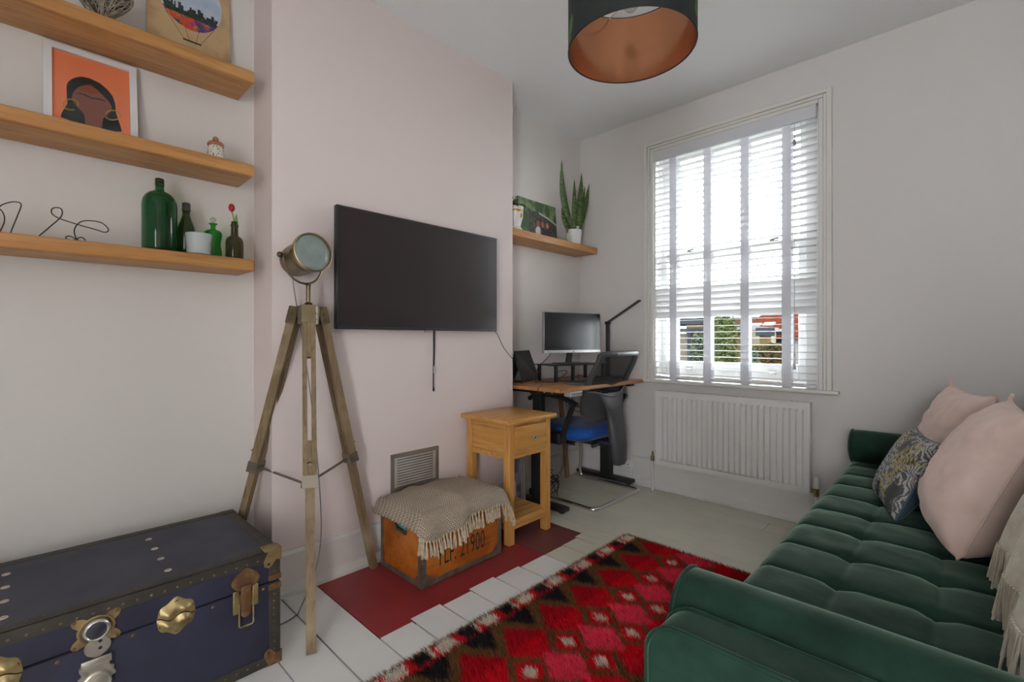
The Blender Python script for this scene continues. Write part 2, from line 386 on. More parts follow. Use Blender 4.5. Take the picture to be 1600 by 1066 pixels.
# ================================================================== outside the window
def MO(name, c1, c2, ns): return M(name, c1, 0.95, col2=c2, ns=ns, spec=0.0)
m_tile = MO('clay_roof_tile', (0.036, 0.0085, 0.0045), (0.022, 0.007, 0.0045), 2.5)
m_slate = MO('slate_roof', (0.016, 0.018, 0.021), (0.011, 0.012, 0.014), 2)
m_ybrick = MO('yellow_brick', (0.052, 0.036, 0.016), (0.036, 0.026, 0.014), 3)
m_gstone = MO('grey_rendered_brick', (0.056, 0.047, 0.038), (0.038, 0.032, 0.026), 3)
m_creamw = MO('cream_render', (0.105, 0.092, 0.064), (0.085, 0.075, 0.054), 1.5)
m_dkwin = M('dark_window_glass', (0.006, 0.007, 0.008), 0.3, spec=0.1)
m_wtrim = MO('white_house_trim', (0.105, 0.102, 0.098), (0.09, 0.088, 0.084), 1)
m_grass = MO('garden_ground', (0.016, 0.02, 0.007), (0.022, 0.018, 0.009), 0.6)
GZ = -3.4
solo('ground_outside', MB().box(-40, 30, YW+0.6, 70, GZ-0.3, GZ), m_grass, kind='structure')
def house(name, label, x0, x1, y0, y1, ze, zr, wall, roof, gable_axis='x', windows=(), skylights=(), chim=None):
    t = thing(name, label, 'building', ((x0+x1)/2, (y0+y1)/2, GZ))
    part('wall', MB().box(x0, x1, y0, y1, GZ, ze), wall, t, smooth=False)
    ov = 0.25; ym = (y0+y1)/2; mb = MB()
    vs = [(x0-ov, y0-ov, ze-0.05), (x1+ov, y0-ov, ze-0.05), (x1+ov, ym, zr), (x0-ov, ym, zr), (x1+ov, y1+ov, ze-0.05), (x0-ov, y1+ov, ze-0.05)]
    vs += [(a, b_, c-0.14) for a, b_, c in vs]
    mb.add(vs, [(0, 1, 2, 3), (3, 2, 4, 5), (7, 6, 9, 8), (8, 9, 11, 10), (0, 6, 7, 1), (4, 10, 11, 5), (1, 7, 8, 2), (2, 8, 10, 4), (3, 9, 6, 0), (5, 11, 9, 3)])
    rf = part('roof', mb, roof, t, smooth=False)
    sl = (zr-ze)/(ym-y0+ov)
    for (sx, fy, w, h) in skylights:
        yy = y0+(ym-y0)*fy; n = Vector((0, -sl, 1)).normalized(); d = Vector((0, 1, sl)).normalized()
        c = Vector((sx, yy, ze-0.05+(yy-y0+ov)*sl))+n*0.03; g = MB()
        g.add([c+Vector((a*w/2, 0, 0))+d*(b_*h/2)+n*k for k in (0, 0.06) for a, b_ in ((-1, -1), (1, -1), (1, 1), (-1, 1))], [(3, 2, 1, 0), (4, 5, 6, 7), (0, 1, 5, 4), (1, 2, 6, 5), (2, 3, 7, 6), (3, 0, 4, 7)])
        part('skylight', g, m_wtrim, rf, smooth=False)
    for (wx, wz, ww, wh) in windows:
        f = part('window', MB().box(wx-ww/2, wx+ww/2, y0-0.06, y0+0.02, wz-wh/2, wz+wh/2), m_wtrim, t, smooth=False)
        for q in (-1, 1):
            for r_ in (-1, 1):
                part('pane', MB().box(wx+q*ww*0.24-ww*0.2, wx+q*ww*0.24+ww*0.2, y0-0.075, y0-0.05, wz+r_*wh*0.24-wh*0.2, wz+r_*wh*0.24+wh*0.2), m_dkwin, f, smooth=False)
    if chim: part('chimney', MB().box(*chim), m_ybrick, t, smooth=False)
    return t
# red tiled terrace on the right of the view
A = ony(1163, 521, 24); B = ony(1300, 529, 24)
wl = ony(1211, 538, 24)
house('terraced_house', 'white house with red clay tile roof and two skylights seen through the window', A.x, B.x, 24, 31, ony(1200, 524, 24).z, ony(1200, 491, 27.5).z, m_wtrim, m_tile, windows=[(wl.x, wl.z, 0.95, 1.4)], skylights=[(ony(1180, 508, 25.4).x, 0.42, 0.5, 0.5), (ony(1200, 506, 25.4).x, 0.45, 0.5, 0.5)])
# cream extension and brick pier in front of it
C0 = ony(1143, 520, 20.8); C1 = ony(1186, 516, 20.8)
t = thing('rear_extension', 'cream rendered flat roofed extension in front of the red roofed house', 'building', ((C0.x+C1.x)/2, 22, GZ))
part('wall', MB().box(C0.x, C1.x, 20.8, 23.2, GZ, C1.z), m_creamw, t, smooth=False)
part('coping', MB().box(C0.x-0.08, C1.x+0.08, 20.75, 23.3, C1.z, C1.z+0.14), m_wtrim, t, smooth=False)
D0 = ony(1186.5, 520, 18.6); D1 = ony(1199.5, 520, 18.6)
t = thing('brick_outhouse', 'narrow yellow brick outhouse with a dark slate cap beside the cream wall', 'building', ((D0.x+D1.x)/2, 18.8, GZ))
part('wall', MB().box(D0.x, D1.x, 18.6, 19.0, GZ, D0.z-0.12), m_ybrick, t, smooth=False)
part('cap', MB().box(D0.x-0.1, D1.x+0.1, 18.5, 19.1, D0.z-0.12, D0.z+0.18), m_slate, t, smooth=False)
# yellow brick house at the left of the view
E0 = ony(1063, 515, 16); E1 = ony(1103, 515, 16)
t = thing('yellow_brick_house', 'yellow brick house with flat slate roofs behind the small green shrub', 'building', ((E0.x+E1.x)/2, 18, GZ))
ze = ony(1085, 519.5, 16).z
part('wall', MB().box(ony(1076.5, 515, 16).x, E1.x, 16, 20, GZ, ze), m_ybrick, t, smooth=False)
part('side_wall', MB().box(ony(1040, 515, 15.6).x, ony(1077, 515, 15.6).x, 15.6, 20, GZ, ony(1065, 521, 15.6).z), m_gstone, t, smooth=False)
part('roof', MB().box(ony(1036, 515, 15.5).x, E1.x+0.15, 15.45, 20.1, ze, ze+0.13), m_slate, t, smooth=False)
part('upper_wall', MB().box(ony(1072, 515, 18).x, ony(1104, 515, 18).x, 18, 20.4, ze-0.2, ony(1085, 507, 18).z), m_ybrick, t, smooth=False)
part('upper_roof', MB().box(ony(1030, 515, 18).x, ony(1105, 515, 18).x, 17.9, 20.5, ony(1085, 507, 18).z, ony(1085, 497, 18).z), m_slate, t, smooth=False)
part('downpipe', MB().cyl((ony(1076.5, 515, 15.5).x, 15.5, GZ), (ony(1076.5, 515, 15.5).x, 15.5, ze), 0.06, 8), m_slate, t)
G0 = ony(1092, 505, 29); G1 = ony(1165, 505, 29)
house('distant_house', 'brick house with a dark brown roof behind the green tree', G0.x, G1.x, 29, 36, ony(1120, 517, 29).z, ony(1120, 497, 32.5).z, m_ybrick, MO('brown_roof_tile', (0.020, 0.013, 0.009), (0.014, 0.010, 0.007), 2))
# garden wall, tree and shrubs
def tree(name, label, c, rx, rz, n, leaf_mat, trunk_h, sz=0.16, seed=1):
    r = random.Random(seed); t = thing(name, label, 'tree' if trunk_h > 1 else 'shrub', (c.x, c.y, GZ)); mb = MB()
    mt = M('bark_'+name, (0.04, 0.03, 0.02), 0.9)
    part('trunk', MB().tube([(c.x, c.y, GZ), (c.x+0.05, c.y, (GZ+c.z)/2), (c.x, c.y, c.z)], 0.09, 8, r2=0.04), mt, t)
    for i in range(n):
        d = Vector((r.gauss(0, 1), r.gauss(0, 1), r.gauss(0, 1))).normalized()*(r.random()**0.4)
        p = c+Vector((d.x*rx, d.y*rx, d.z*rz)); a = Vector((r.gauss(0, 1), r.gauss(0, 1), r.gauss(0, 0.6))).normalized()
        b_ = a.cross(Vector((r.gauss(0, 1), r.gauss(0, 1), r.gauss(0, 1)))).normalized(); s = sz*r.uniform(0.6, 1.3)
        mb.add([p-a*s, p+b_*s*0.35, p+a*s, p-b_*s*0.35], [(0, 1, 2, 3)])
    part('foliage', mb, leaf_mat, t, kind='stuff', smooth=False); return t
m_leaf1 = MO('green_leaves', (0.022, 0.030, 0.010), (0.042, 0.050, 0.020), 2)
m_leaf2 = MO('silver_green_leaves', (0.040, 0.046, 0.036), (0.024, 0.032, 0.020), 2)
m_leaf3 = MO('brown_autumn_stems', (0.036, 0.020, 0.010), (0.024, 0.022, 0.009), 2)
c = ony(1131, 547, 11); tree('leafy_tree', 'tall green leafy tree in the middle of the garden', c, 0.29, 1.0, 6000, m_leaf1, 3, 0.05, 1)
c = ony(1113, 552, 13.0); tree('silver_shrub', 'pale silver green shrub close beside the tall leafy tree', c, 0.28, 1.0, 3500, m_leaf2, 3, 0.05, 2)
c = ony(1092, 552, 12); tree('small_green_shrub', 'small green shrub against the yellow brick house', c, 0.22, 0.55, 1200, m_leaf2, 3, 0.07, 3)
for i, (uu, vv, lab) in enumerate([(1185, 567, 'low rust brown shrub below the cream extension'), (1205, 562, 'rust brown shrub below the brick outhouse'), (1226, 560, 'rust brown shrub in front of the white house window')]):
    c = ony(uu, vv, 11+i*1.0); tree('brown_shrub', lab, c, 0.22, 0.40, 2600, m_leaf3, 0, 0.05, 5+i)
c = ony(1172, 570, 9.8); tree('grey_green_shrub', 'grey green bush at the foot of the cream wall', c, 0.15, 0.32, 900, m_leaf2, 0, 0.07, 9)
# ================================================================== shelves and what stands on them
m_oak = wood('oiled_oak_shelf', srgb(206, 156, 98), srgb(178, 122, 66), 1, 0.45, 24, knots=True)
SH = [(1.318, 1.364), (1.692, 1.738), (2.062, 2.108)]
shelf_labels = ['thick oak floating shelf with green bottles on it', 'thick oak floating shelf with the orange portrait print on it', 'thick oak floating shelf with the balloon poster on it']
for (z0, z1), lb in zip(SH, shelf_labels):
    solo('floating_shelf', MB().rbox(XL, -2.022, -0.62, 0.636, z0, z1, 0.007, 3), m_oak, lb, 'shelf', 'oak floating shelves in the alcove')
FS0, FS1 = 1.698, 1.745
solo('floating_shelf', MB().rbox(XL, -2.022, YC1, 3.042, FS0, FS1, 0.004, 2), m_oak, 'oak floating shelf above the desk holding a snake plant', 'shelf')

# --- bottles
m_gr1 = glass_mat('green_bottle_glass', (0.16, 0.42, 0.25), rough=0.05)
m_gr2 = glass_mat('olive_bottle_glass', (0.26, 0.34, 0.16), rough=0.05)
m_gr3 = glass_mat('emerald_glass', (0.12, 0.60, 0.18), rough=0.04)
m_gr4 = glass_mat('brown_olive_glass', (0.36, 0.33, 0.22), rough=0.05)
m_dark = M('dark_stopper', (0.025, 0.022, 0.018), 0.45)
Z3 = SH[0][1]
def at_shelf(u, X): p = onx(u, 400, X); return (X, p.y)
def bottle(name, label, u, X, prof, mat, n=28, rings=None):
    x, y = at_shelf(u, X); t = thing(name, label, 'bottle', (x, y, Z3), group=None)
    part('glass_body', MB().lathe(prof, (x, y, Z3), n), mat, t, ang=60); return t, x, y
def zof(v, u, X): return onx(u, v, X).z-Z3
X = -2.125
t, x, y = bottle('glass_bottle', 'large dark green glass bottle with a short neck', 249.5, X, [(0.045, 0), (0.0525, 0.006), (0.0535, 0.02), (0.0535, 0.175), (0.051, 0.193), (0.044, 0.208), (0.033, 0.219), (0.021, 0.225), (0.0145, 0.230), (0.0135, 0.236), (0.0135, 0.250), (0.0125, 0.253), (0.0125, 0.273)], m_gr1)
part('bottle_lip', MB().lathe([(0.0135, 0), (0.0145, 0.003), (0.0145, 0.012), (0.013, 0.014), (0.0145, 0.017), (0.0145, 0.023), (0.012, 0.026)], (x, y, Z3+0.247), 20), glass_mat('green_lip_glass', (0.12, 0.34, 0.18)), t)
t, x, y = bottle('glass_bottle', 'slim olive green bottle with a black stopper behind the candle', 291, -2.14, [(0.027, 0), (0.0305, 0.005), (0.0305, 0.09), (0.026, 0.115), (0.0175, 0.140), (0.0125, 0.158), (0.0120, 0.185)], m_gr2)
part('stopper', MB().lathe([(0.0135, 0), (0.0145, 0.003), (0.0145, 0.009), (0.0133, 0.011), (0.0138, 0.024), (0.0138, 0.030), (0.011, 0.033)], (x, y, Z3+0.172), 20), m_dark, t)
t, x, y = bottle('glass_decanter', 'bright emerald pinched glass decanter with a clear ball stopper', 333, -2.13, [(0.024, 0), (0.029, 0.006), (0.0305, 0.03), (0.026, 0.055), (0.0275, 0.075), (0.0315, 0.092), (0.031, 0.103), (0.024, 0.112), (0.011, 0.117), (0.0085, 0.122), (0.0090, 0.132), (0.016, 0.139), (0.0155, 0.1405), (0.008, 0.137)], m_gr3)
part('ball_stopper', MB().sphere((x, y, Z3+0.155), 0.0115, 14), glass_mat('clear_stopper_glass', (0.86, 0.86, 0.86), ior=1.5), t)
xb, yb = at_shelf(366.5, -2.11)
t, x, y = bottle('glass_bottle', 'small brown bottle holding a red tulip', 366.5, -2.11, [(0.027, 0), (0.0312, 0.006), (0.0318, 0.02), (0.0318, 0.070), (0.030, 0.082), (0.025, 0.092), (0.016, 0.098), (0.0135, 0.104), (0.0128, 0.135), (0.0145, 0.138), (0.0145, 0.144), (0.0125, 0.146), (0.0120, 0.156)], m_gr4)
m_stem = M('tulip_green', (0.14, 0.30, 0.05), 0.5)
tu = thing('tulip', 'red tulip with one green leaf standing in the brown bottle', 'flower', (x, y, Z3+0.02))
rt = Vector((cs, sn, 0))                                 # rightwards as the camera sees it
P0 = Vector((x, y, Z3+0.02)); P2 = onx(362, 330, -2.10)
part('stem', MB().tube(spline([P0, Vector((x, y, Z3+0.15))-rt*0.002, P2]), 0.0022, 8), m_stem, tu)
part('petals', MB().lathe([(0.003, -0.013), (0.0095, -0.006), (0.0115, 0.002), (0.010, 0.012), (0.0055, 0.018), (0.002, 0.017)], P2+Vector((0, 0, 0.010)), 14), M('tulip_red', (0.42, 0.012, 0.02), 0.45, col2=(0.30, 0.008, 0.015), ns=60), tu)
lf = MB(); base = Vector((x, y, Z3+0.13))+rt*0.004; tip = base+rt*0.004+Vector((0, 0, 0.058))
def leaf_fn(a, b_):
    w = 0.0075*math.sin(PI*min(1, b_*0.85+0.15))**0.8*(1 if b_ < 0.98 else 0.1)
    return base.lerp(tip, b_)+rt*(a-0.5)*2*w+Vector((0.35, -0.35, 0))*((a-0.5)**2)*w*2
lf.grid(5, 10, leaf_fn); part('leaf', lf, m_stem, tu)
# --- candle
xc, yc = at_shelf(311, -2.062)
cd = thing('glass_candle', 'frosted glass tumbler with a half burnt cream candle', 'candle', (xc, yc, Z3))
m_frost = M('frosted_candle_glass', (0.62, 0.66, 0.67), 0.35); mfn = m_frost.node_tree.nodes['Principled BSDF']; mfn.inputs['Alpha'].default_value = 0.36
part('wax', MB().lathe([(0.036, 0.004), (0.038, 0.036), (0.037, 0.037)], (xc, yc, Z3), 28), M('candle_wax', (0.70, 0.64, 0.52), 0.5), cd)
part('tumbler', MB().lathe([(0.036, 0), (0.0385, 0.002), (0.0430, 0.078), (0.0415, 0.078), (0.038, 0.036), (0.0372, 0.004)], (xc, yc, Z3), 32), m_frost, cd)

# --- wire script sculpture
m_wire = M('rusty_wire', (0.055, 0.045, 0.04), 0.6, 0.4, bump=(400, 0.6))
def wire(name, label, pix, X, hang=0.0):
    pts = [onx(u, v, X) for u, v in pix]
    lo = min(p.z for p in pts)
    return solo(name, MB().tube(spline(pts, 8), 0.0018, 6), m_wire, label, 'ornament', 'bent wire lettering on the shelf')
wire('wire_lettering', 'tall arched loop of bent wire lettering farther from the bottles', [(-60, 372), (-40, 330), (-12, 322), (3, 330), (7, 345), (0, 362), (-6, 371), (-8, 352), (-2, 325), (14, 316.5), (28, 316), (33, 321), (27, 338), (17, 363), (16, 372)], -2.10)
wire('wire_lettering', 'looped bent wire lettering shaped like an e beside the big green bottle', [(56, 373), (75, 357), (95, 339), (96.5, 328), (90, 324.5), (82, 326), (80.5, 332), (86, 338), (100, 344), (125, 352), (150, 359), (163, 363), (169, 361), (168, 356), (158, 348), (142, 345), (128, 346), (119, 353), (116, 362), (119, 372), (123, 376), (116, 372), (108, 369), (103, 371), (106, 375), (116, 375), (127, 371), (134, 376)], -2.10)

# --- orange portrait print, framed, leaning on the middle shelf
pr = thing('framed_print', 'white framed orange portrait print of a woman with hoop earrings', 'picture', (-2.17, 0.17, SH[1][1]))
Y0, Y1, ZB, ZT = 0.046, 0.290, SH[1][1], 2.050
def pf(p, q, h):                                         # p across 0..1, q up 0..1, leaning back a little
    return Vector((-2.160-0.048*q+h, Y0+(Y1-Y0)*p, ZB+(ZT-ZB)*q))
m_fwhite = M('picture_frame_white', (0.70, 0.69, 0.69), 0.4)
fr = MB()
fw, fh = 0.085, 0.066
for (a, b_, c, d_) in ((0, 1, 0, fh), (0, 1, 1-fh, 1), (0, fw, fh, 1-fh), (1-fw, 1, fh, 1-fh)):
    fr.prism([(a, c), (b_, c), (b_, d_), (a, d_)], pf, -0.014, 0.004)
part('frame', fr, m_fwhite, pr, smooth=False)
art = part('print_sheet', MB().prism([(fw, fh), (1-fw, fh), (1-fw, 1-fh), (fw, 1-fh)], pf, -0.012, -0.006), M('print_orange', srgb(240, 134, 92), 0.3), pr, smooth=False)
pi_ = lambda pts: [((Y-Y0)/(Y1-Y0), (Z-ZB)/(ZT-ZB)) for Y, Z in [((onx(u, v, -2.19).y), onx(u, v, -2.19).z) for u, v in pts]]
def layer(name, pts, h, col): part(name, MB().prism(pi_(pts), pf, h, h+0.0005), M('print_ink_'+name, col, 0.25), art, smooth=False)
g = 0.15; ox, oy = 60, 60
K = lambda l: [(ox+x*g, oy+y*g) for x, y in l]
hair = [(230, 835), (240, 790), (275, 730), (300, 690), (294, 600), (292, 500), (305, 455), (350, 415), (400, 395), (460, 388), (540, 405), (640, 455), (720, 525), (775, 600), (800, 680), (805, 780), (820, 830), (850, 930), (862, 985), (640, 985), (480, 930)]
layer('hair', [(u, v) for u, v in K(hair)], -0.0058, (0.012, 0.014, 0.015))
face = [(345, 620), (360, 570), (400, 520), (460, 485), (545, 478), (610, 530), (680, 600), (740, 670), (765, 720), (750, 770), (700, 825), (668, 850), (655, 982), (480, 982), (480, 830), (465, 795), (400, 720), (360, 670)]
layer('face', K(face), -0.0051, srgb(136, 84, 72))
layer('forehead', K([(415, 530), (460, 487), (545, 480), (600, 522), (650, 572), (560, 575), (480, 555)]), -0.0045, srgb(140, 68, 42))
layer('brow', K([(385, 577), (440, 570), (500, 590), (555, 625), (600, 622), (660, 638), (712, 662), (655, 650), (600, 634), (555, 638), (500, 605), (440, 582)]), -0.0040, (0.014, 0.016, 0.015))
def hoop(cx_, cy_, rx, ry, tilt):
    o_ = []; n = 26
    for k in range(n): a = 0.35*PI+2*PI*0.88*k/(n-1); o_.append((cx_+rx*math.cos(a+tilt), cy_+ry*math.sin(a+tilt)))
    for k in reversed(range(n)): a = 0.35*PI+2*PI*0.88*k/(n-1); o_.append((cx_+(rx-11)*math.cos(a+tilt), cy_+(ry-10)*math.sin(a+tilt)))
    return K(o_)
layer('left_earring', hoop(335, 700, 84, 64, 0.0), -0.0036, srgb(176, 160, 50))
layer('right_earring', hoop(770, 810, 84, 58, PI*0.75), -0.0036, srgb(176, 160, 50))
part('glazing', MB().prism([(fw, fh), (1-fw, fh), (1-fw, 1-fh), (fw, 1-fh)], pf, -0.0010, 0.0), glass_mat('picture_glass', (0.97, 0.97, 0.97), ior=1.2), pr, smooth=False)

# --- small painted jar
xj, yj = onx(337, 240, -2.075).x, onx(337, 240, -2.075).y; zj = SH[1][1]
jr = thing('painted_jar', 'small painted ceramic jar with a round terracotta lid', 'jar', (xj, yj, zj))
m_jar, nt, bb = new_mat('painted_ceramic')
vo = N(nt, 'ShaderNodeTexVoronoi', Scale=130.0); L(nt, coords(nt), vo.inputs['Vector'])
hs = N(nt, 'ShaderNodeHueSaturation', Saturation=1.1, Value=0.5); L(nt, vo.outputs['Color'], hs.inputs['Color'])
L(nt, mixc(nt, ramp(nt, vo.outputs['Distance'], 0.42, 0.30), (0.62, 0.57, 0.48), hs.outputs[0]), bb.inputs['Base Color']); bb.inputs['Roughness'].default_value = 0.25
part('body', MB().lathe([(0.020, 0), (0.026, 0.006), (0.0285, 0.022), (0.027, 0.040), (0.024, 0.050), (0.0245, 0.054)], (xj, yj, zj), 24), m_jar, jr)
ld = part('lid', MB().lathe([(0.027, 0.052), (0.0285, 0.060), (0.024, 0.067), (0.012, 0.071), (0.006, 0.072)], (xj, yj, zj), 24), M('jar_lid_terracotta', (0.34, 0.10, 0.055), 0.4), jr)
part('knob', MB().sphere((xj, yj, zj+0.080), 0.0105, 14), M('jar_knob_tan', (0.33, 0.17, 0.09), 0.5), ld)

# --- balloon poster canvas on the top shelf
po = thing('canvas_poster', 'aged parchment poster of a hot air balloon painted with a city skyline', 'picture', (-2.19, 0.456, SH[2][1]))
PY0, PY1, PZ0, PZ1 = 0.318, 0.594, SH[2][1], 2.56
def qf(p, q, h): return Vector((-2.178-0.036*q+h, PY0+(PY1-PY0)*p, PZ0+(PZ1-PZ0)*q))
cv = part('canvas', MB().prism([(0, 0), (1, 0), (1, 1), (0, 1)], qf, -0.008, 0.0), M('parchment_print', srgb(190, 160, 118), 0.7, col2=srgb(140, 108, 76), ns=9, p=(0.45, 0.75)), po, smooth=False)
AR = (PZ1-PZ0)/(PY1-PY0)
ec, er = (0.51, 0.62), (0.39, 0.275)
ell = [(ec[0]+er[0]*math.cos(2*PI*k/48), ec[1]+er[1]*math.sin(2*PI*k/48)) for k in range(48)]
part('balloon_print', MB().prism(ell, qf, 0.0002, 0.0007), M('balloon_sky_ink', srgb(196, 200, 210), 0.6, col2=srgb(160, 178, 200), ns=12), cv, smooth=False)
m_pat, nt, bb = new_mat('balloon_colour_ink')
vo = N(nt, 'ShaderNodeTexVoronoi', Scale=42.0); nn = N(nt, 'ShaderNodeTexNoise', Scale=18.0, Detail=4.0)
mx = N(nt, 'ShaderNodeVectorMath', operation='MULTIPLY_ADD'); L(nt, nn.outputs['Color'], mx.inputs[0]); mx.inputs[1].default_value = (0.05, 0.05, 0.05); L(nt, coords(nt), mx.inputs[2]); L(nt, mx.outputs[0], vo.inputs['Vector'])
sp = N(nt, 'ShaderNodeSeparateColor'); L(nt, vo.outputs['Color'], sp.inputs[0]); cr = N(nt, 'ShaderNodeValToRGB'); L(nt, sp.outputs[0], cr.inputs[0])
cr.color_ramp.interpolation = 'CONSTANT'; els = cr.color_ramp.elements
for k, (pp, cc) in enumerate([(0.0, srgb(196, 66, 36)), (0.16, srgb(44, 44, 110)), (0.32, srgb(186, 130, 50)), (0.46, srgb(40, 86, 40)), (0.6, srgb(150, 40, 110)), (0.72, srgb(200, 50, 30)), (0.86, srgb(70, 50, 120))]):
    e_ = els[k] if k < 2 else els.new(pp); e_.position = pp; e_.color = rgba(cc)
L(nt, cr.outputs[0], bb.inputs['Base Color']); bb.inputs['Roughness'].default_value = 0.6
zb = 0.49
low = [(p, q) for p, q in ell if q < zb]; low.sort(key=lambda k: k[0])
low = [(p, q+0.0) for p, q in low]
part('balloon_colours', MB().prism(low, qf, 0.0009, 0.0013), m_pat, cv, smooth=False)
sk = []; r_ = random.Random(11); pL = ec[0]-er[0]*0.87; pR = ec[0]+er[0]*0.87; p = pL
while p < pR:
    w = r_.uniform(0.014, 0.035); h = r_.uniform(0.005, 0.07); sk += [(p, zb+h), (min(p+w, pR), zb+h)]; p += w
part('skyline_print', MB().prism([(pR-0.04, zb-0.035)]+[(pL+0.04, zb-0.035)]+sk, qf, 0.0014, 0.0017), M('skyline_ink', (0.012, 0.016, 0.014), 0.6, col2=(0.02, 0.05, 0.03), ns=60), cv, smooth=False)
bk = MB(); q0 = 0.245
for (pa, qa), (pb, qb) in (((0.20, 0.45), (0.42, q0)), ((0.44, 0.35), (0.48, q0)), ((0.60, 0.352), (0.565, q0)), ((0.80, 0.43), (0.62, q0))):
    bk.tube([qf(pa, qa, 0.0008), qf(pb, qb, 0.0008)], 0.0006, 4)
part('rigging_print', bk, M('rigging_ink', (0.03, 0.025, 0.02), 0.7), cv, kind='stuff')
part('basket_print', MB().prism([(0.41, q0-0.01), (0.63, q0-0.01), (0.63, q0+0.004), (0.41, q0+0.004)], qf, 0.0003, 0.0010), M('basket_ink', (0.02, 0.02, 0.022), 0.7), cv, smooth=False)

# --- rattan heart
hx = onx(150, 10, -2.09); ht = thing('wicker_heart', 'grey woven wicker heart ornament on the top shelf', 'ornament', (-2.09, hx.y, SH[2][1]))
mb = MB(); r_ = random.Random(5); hc = Vector((-2.09, onx(158, 0, -2.09).y, SH[2][1]+0.080))
def heart(a, s=1.0):
    x_ = 16*math.sin(a)**3; y_ = 13*math.cos(a)-5*math.cos(2*a)-2*math.cos(3*a)-math.cos(4*a); return (x_*0.0056*s, (y_+2.5)*0.0056*s)
for k in range(150):
    a, b_ = r_.uniform(0, 2*PI), r_.uniform(0, 2*PI); s_ = r_.choice((-1, 1))
    p, q = heart(a, 0.96), heart(b_, 0.96); d_ = math.hypot(p[0]-q[0], p[1]-q[1])
    pts = []
    for j in range(7):
        tt = j/6; yy = p[0]+(q[0]-p[0])*tt; zz = p[1]+(q[1]-p[1])*tt
        pts.append(hc+Vector((s_*0.022*math.sin(PI*tt)*min(1, d_/0.08), yy, zz)))
    mb.tube(pts, 0.0016, 5)
part('wicker_weave', mb, M('grey_wicker', (0.34, 0.29, 0.22), 0.85, col2=(0.22, 0.18, 0.14), ns=40), ht, kind='stuff')
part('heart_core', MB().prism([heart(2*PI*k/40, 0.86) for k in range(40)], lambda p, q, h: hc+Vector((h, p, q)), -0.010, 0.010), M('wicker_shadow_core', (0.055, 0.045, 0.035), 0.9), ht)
part('ribbon', MB().tube(spline([hc+Vector((0.02, -0.105, 0.02)), hc+Vector((0.024, -0.10, -0.04)), hc+Vector((0.02, -0.115, -0.078))]), 0.004, 6), M('red_ribbon', (0.4, 0.02, 0.03), 0.6), ht)

# ================================================================== far shelf: plants and photo
# snake plant
px_, py_ = -2.115, onx(896.5, 380, -2.115).y
sp_ = thing('snake_plant', 'tall snake plant in a white pot on the shelf above the desk', 'plant', (px_, py_, FS1))
m_pot = M('white_ceramic_pot', (0.72, 0.70, 0.67), 0.35)
rp = 0.060
part('pot', MB().lathe([(0.042, 0), (0.046, 0.002), (0.0615, 0.105), (0.062, 0.120), (0.056, 0.120), (0.054, 0.100)], (px_, py_, FS1), 28), m_pot, sp_)
part('soil', MB().lathe([(0.0535, 0.092), (0.0545, 0.102)], (px_, py_, FS1), 20), M('potting_soil', (0.03, 0.022, 0.015), 0.95), sp_)
m_snake, nt, bb = new_mat('snake_plant_leaf')
nn = N(nt, 'ShaderNodeTexNoise', Scale=1.0, Detail=5.0, Distortion=1.0); L(nt, coords(nt, (18, 18, 85)), nn.inputs['Vector'])
L(nt, mixc(nt, ramp(nt, nn.outputs[0], 0.42, 0.62), (0.035, 0.075, 0.02), (0.13, 0.19, 0.055)), bb.inputs['Base Color']); bb.inputs['Roughness'].default_value = 0.4
sc_ = 0.1877
def sleaf(tip, base, w, bow):
    tp = onx(780+tip[0]*sc_, 220+tip[1]*sc_, -2.115); bs = onx(780+base[0]*sc_, 220+base[1]*sc_, -2.115); bs.z = FS1+0.08
    bs.y = py_+max(-0.038, min(0.038, bs.y-py_)); fw_ = Vector((0.72, -0.69, 0))
    mb = MB()
    def f(a, b_):
        c_ = bs.lerp(tp, b_)+rt*bow*math.sin(PI*b_)*0.02
        ww = 1.45*w*(0.75+0.55*math.sin(PI*min(1, b_*1.1)))*max(0.0, 1-b_**4)**0.8*0.5+0.0005
        return c_+rt*(a-0.5)*2*ww+fw_*((a-0.5)**2)*ww*1.6
    mb.grid(5, 16, f); mb.grid(5, 16, lambda a, b_: f(a, b_)-fw_*0.003*(1-b_)-fw_*0.0006)
    part('leaf', mb, m_snake, sp_)
for a in [((520, 152), (610, 690), 0.026, -1.4), ((686, 265), (650, 690), 0.028, 0.2), ((625, 320), (622, 690), 0.021, 0), ((750, 352), (665, 690), 0.022, 0.5), ((510, 352), (585, 690), 0.018, -0.3), ((714, 380), (640, 690), 0.016, 0.3), ((520, 555), (590, 690), 0.022, -0.5), ((572, 535), (600, 690), 0.014, 0)]: sleaf(*a)
part('plant_tag', MB().box(-0.011, 0.011, -0.0004, 0.0004, -0.013, 0.013, Matrix.Translation(Vector((px_, py_, FS1+0.128))+Vector((0.72, -0.69, 0))*0.056+rt*0.020) @ Matrix.Rotation(TH, 4, 'Z')), M('white_tag', (0.6, 0.61, 0.66), 0.6), sp_, smooth=False)
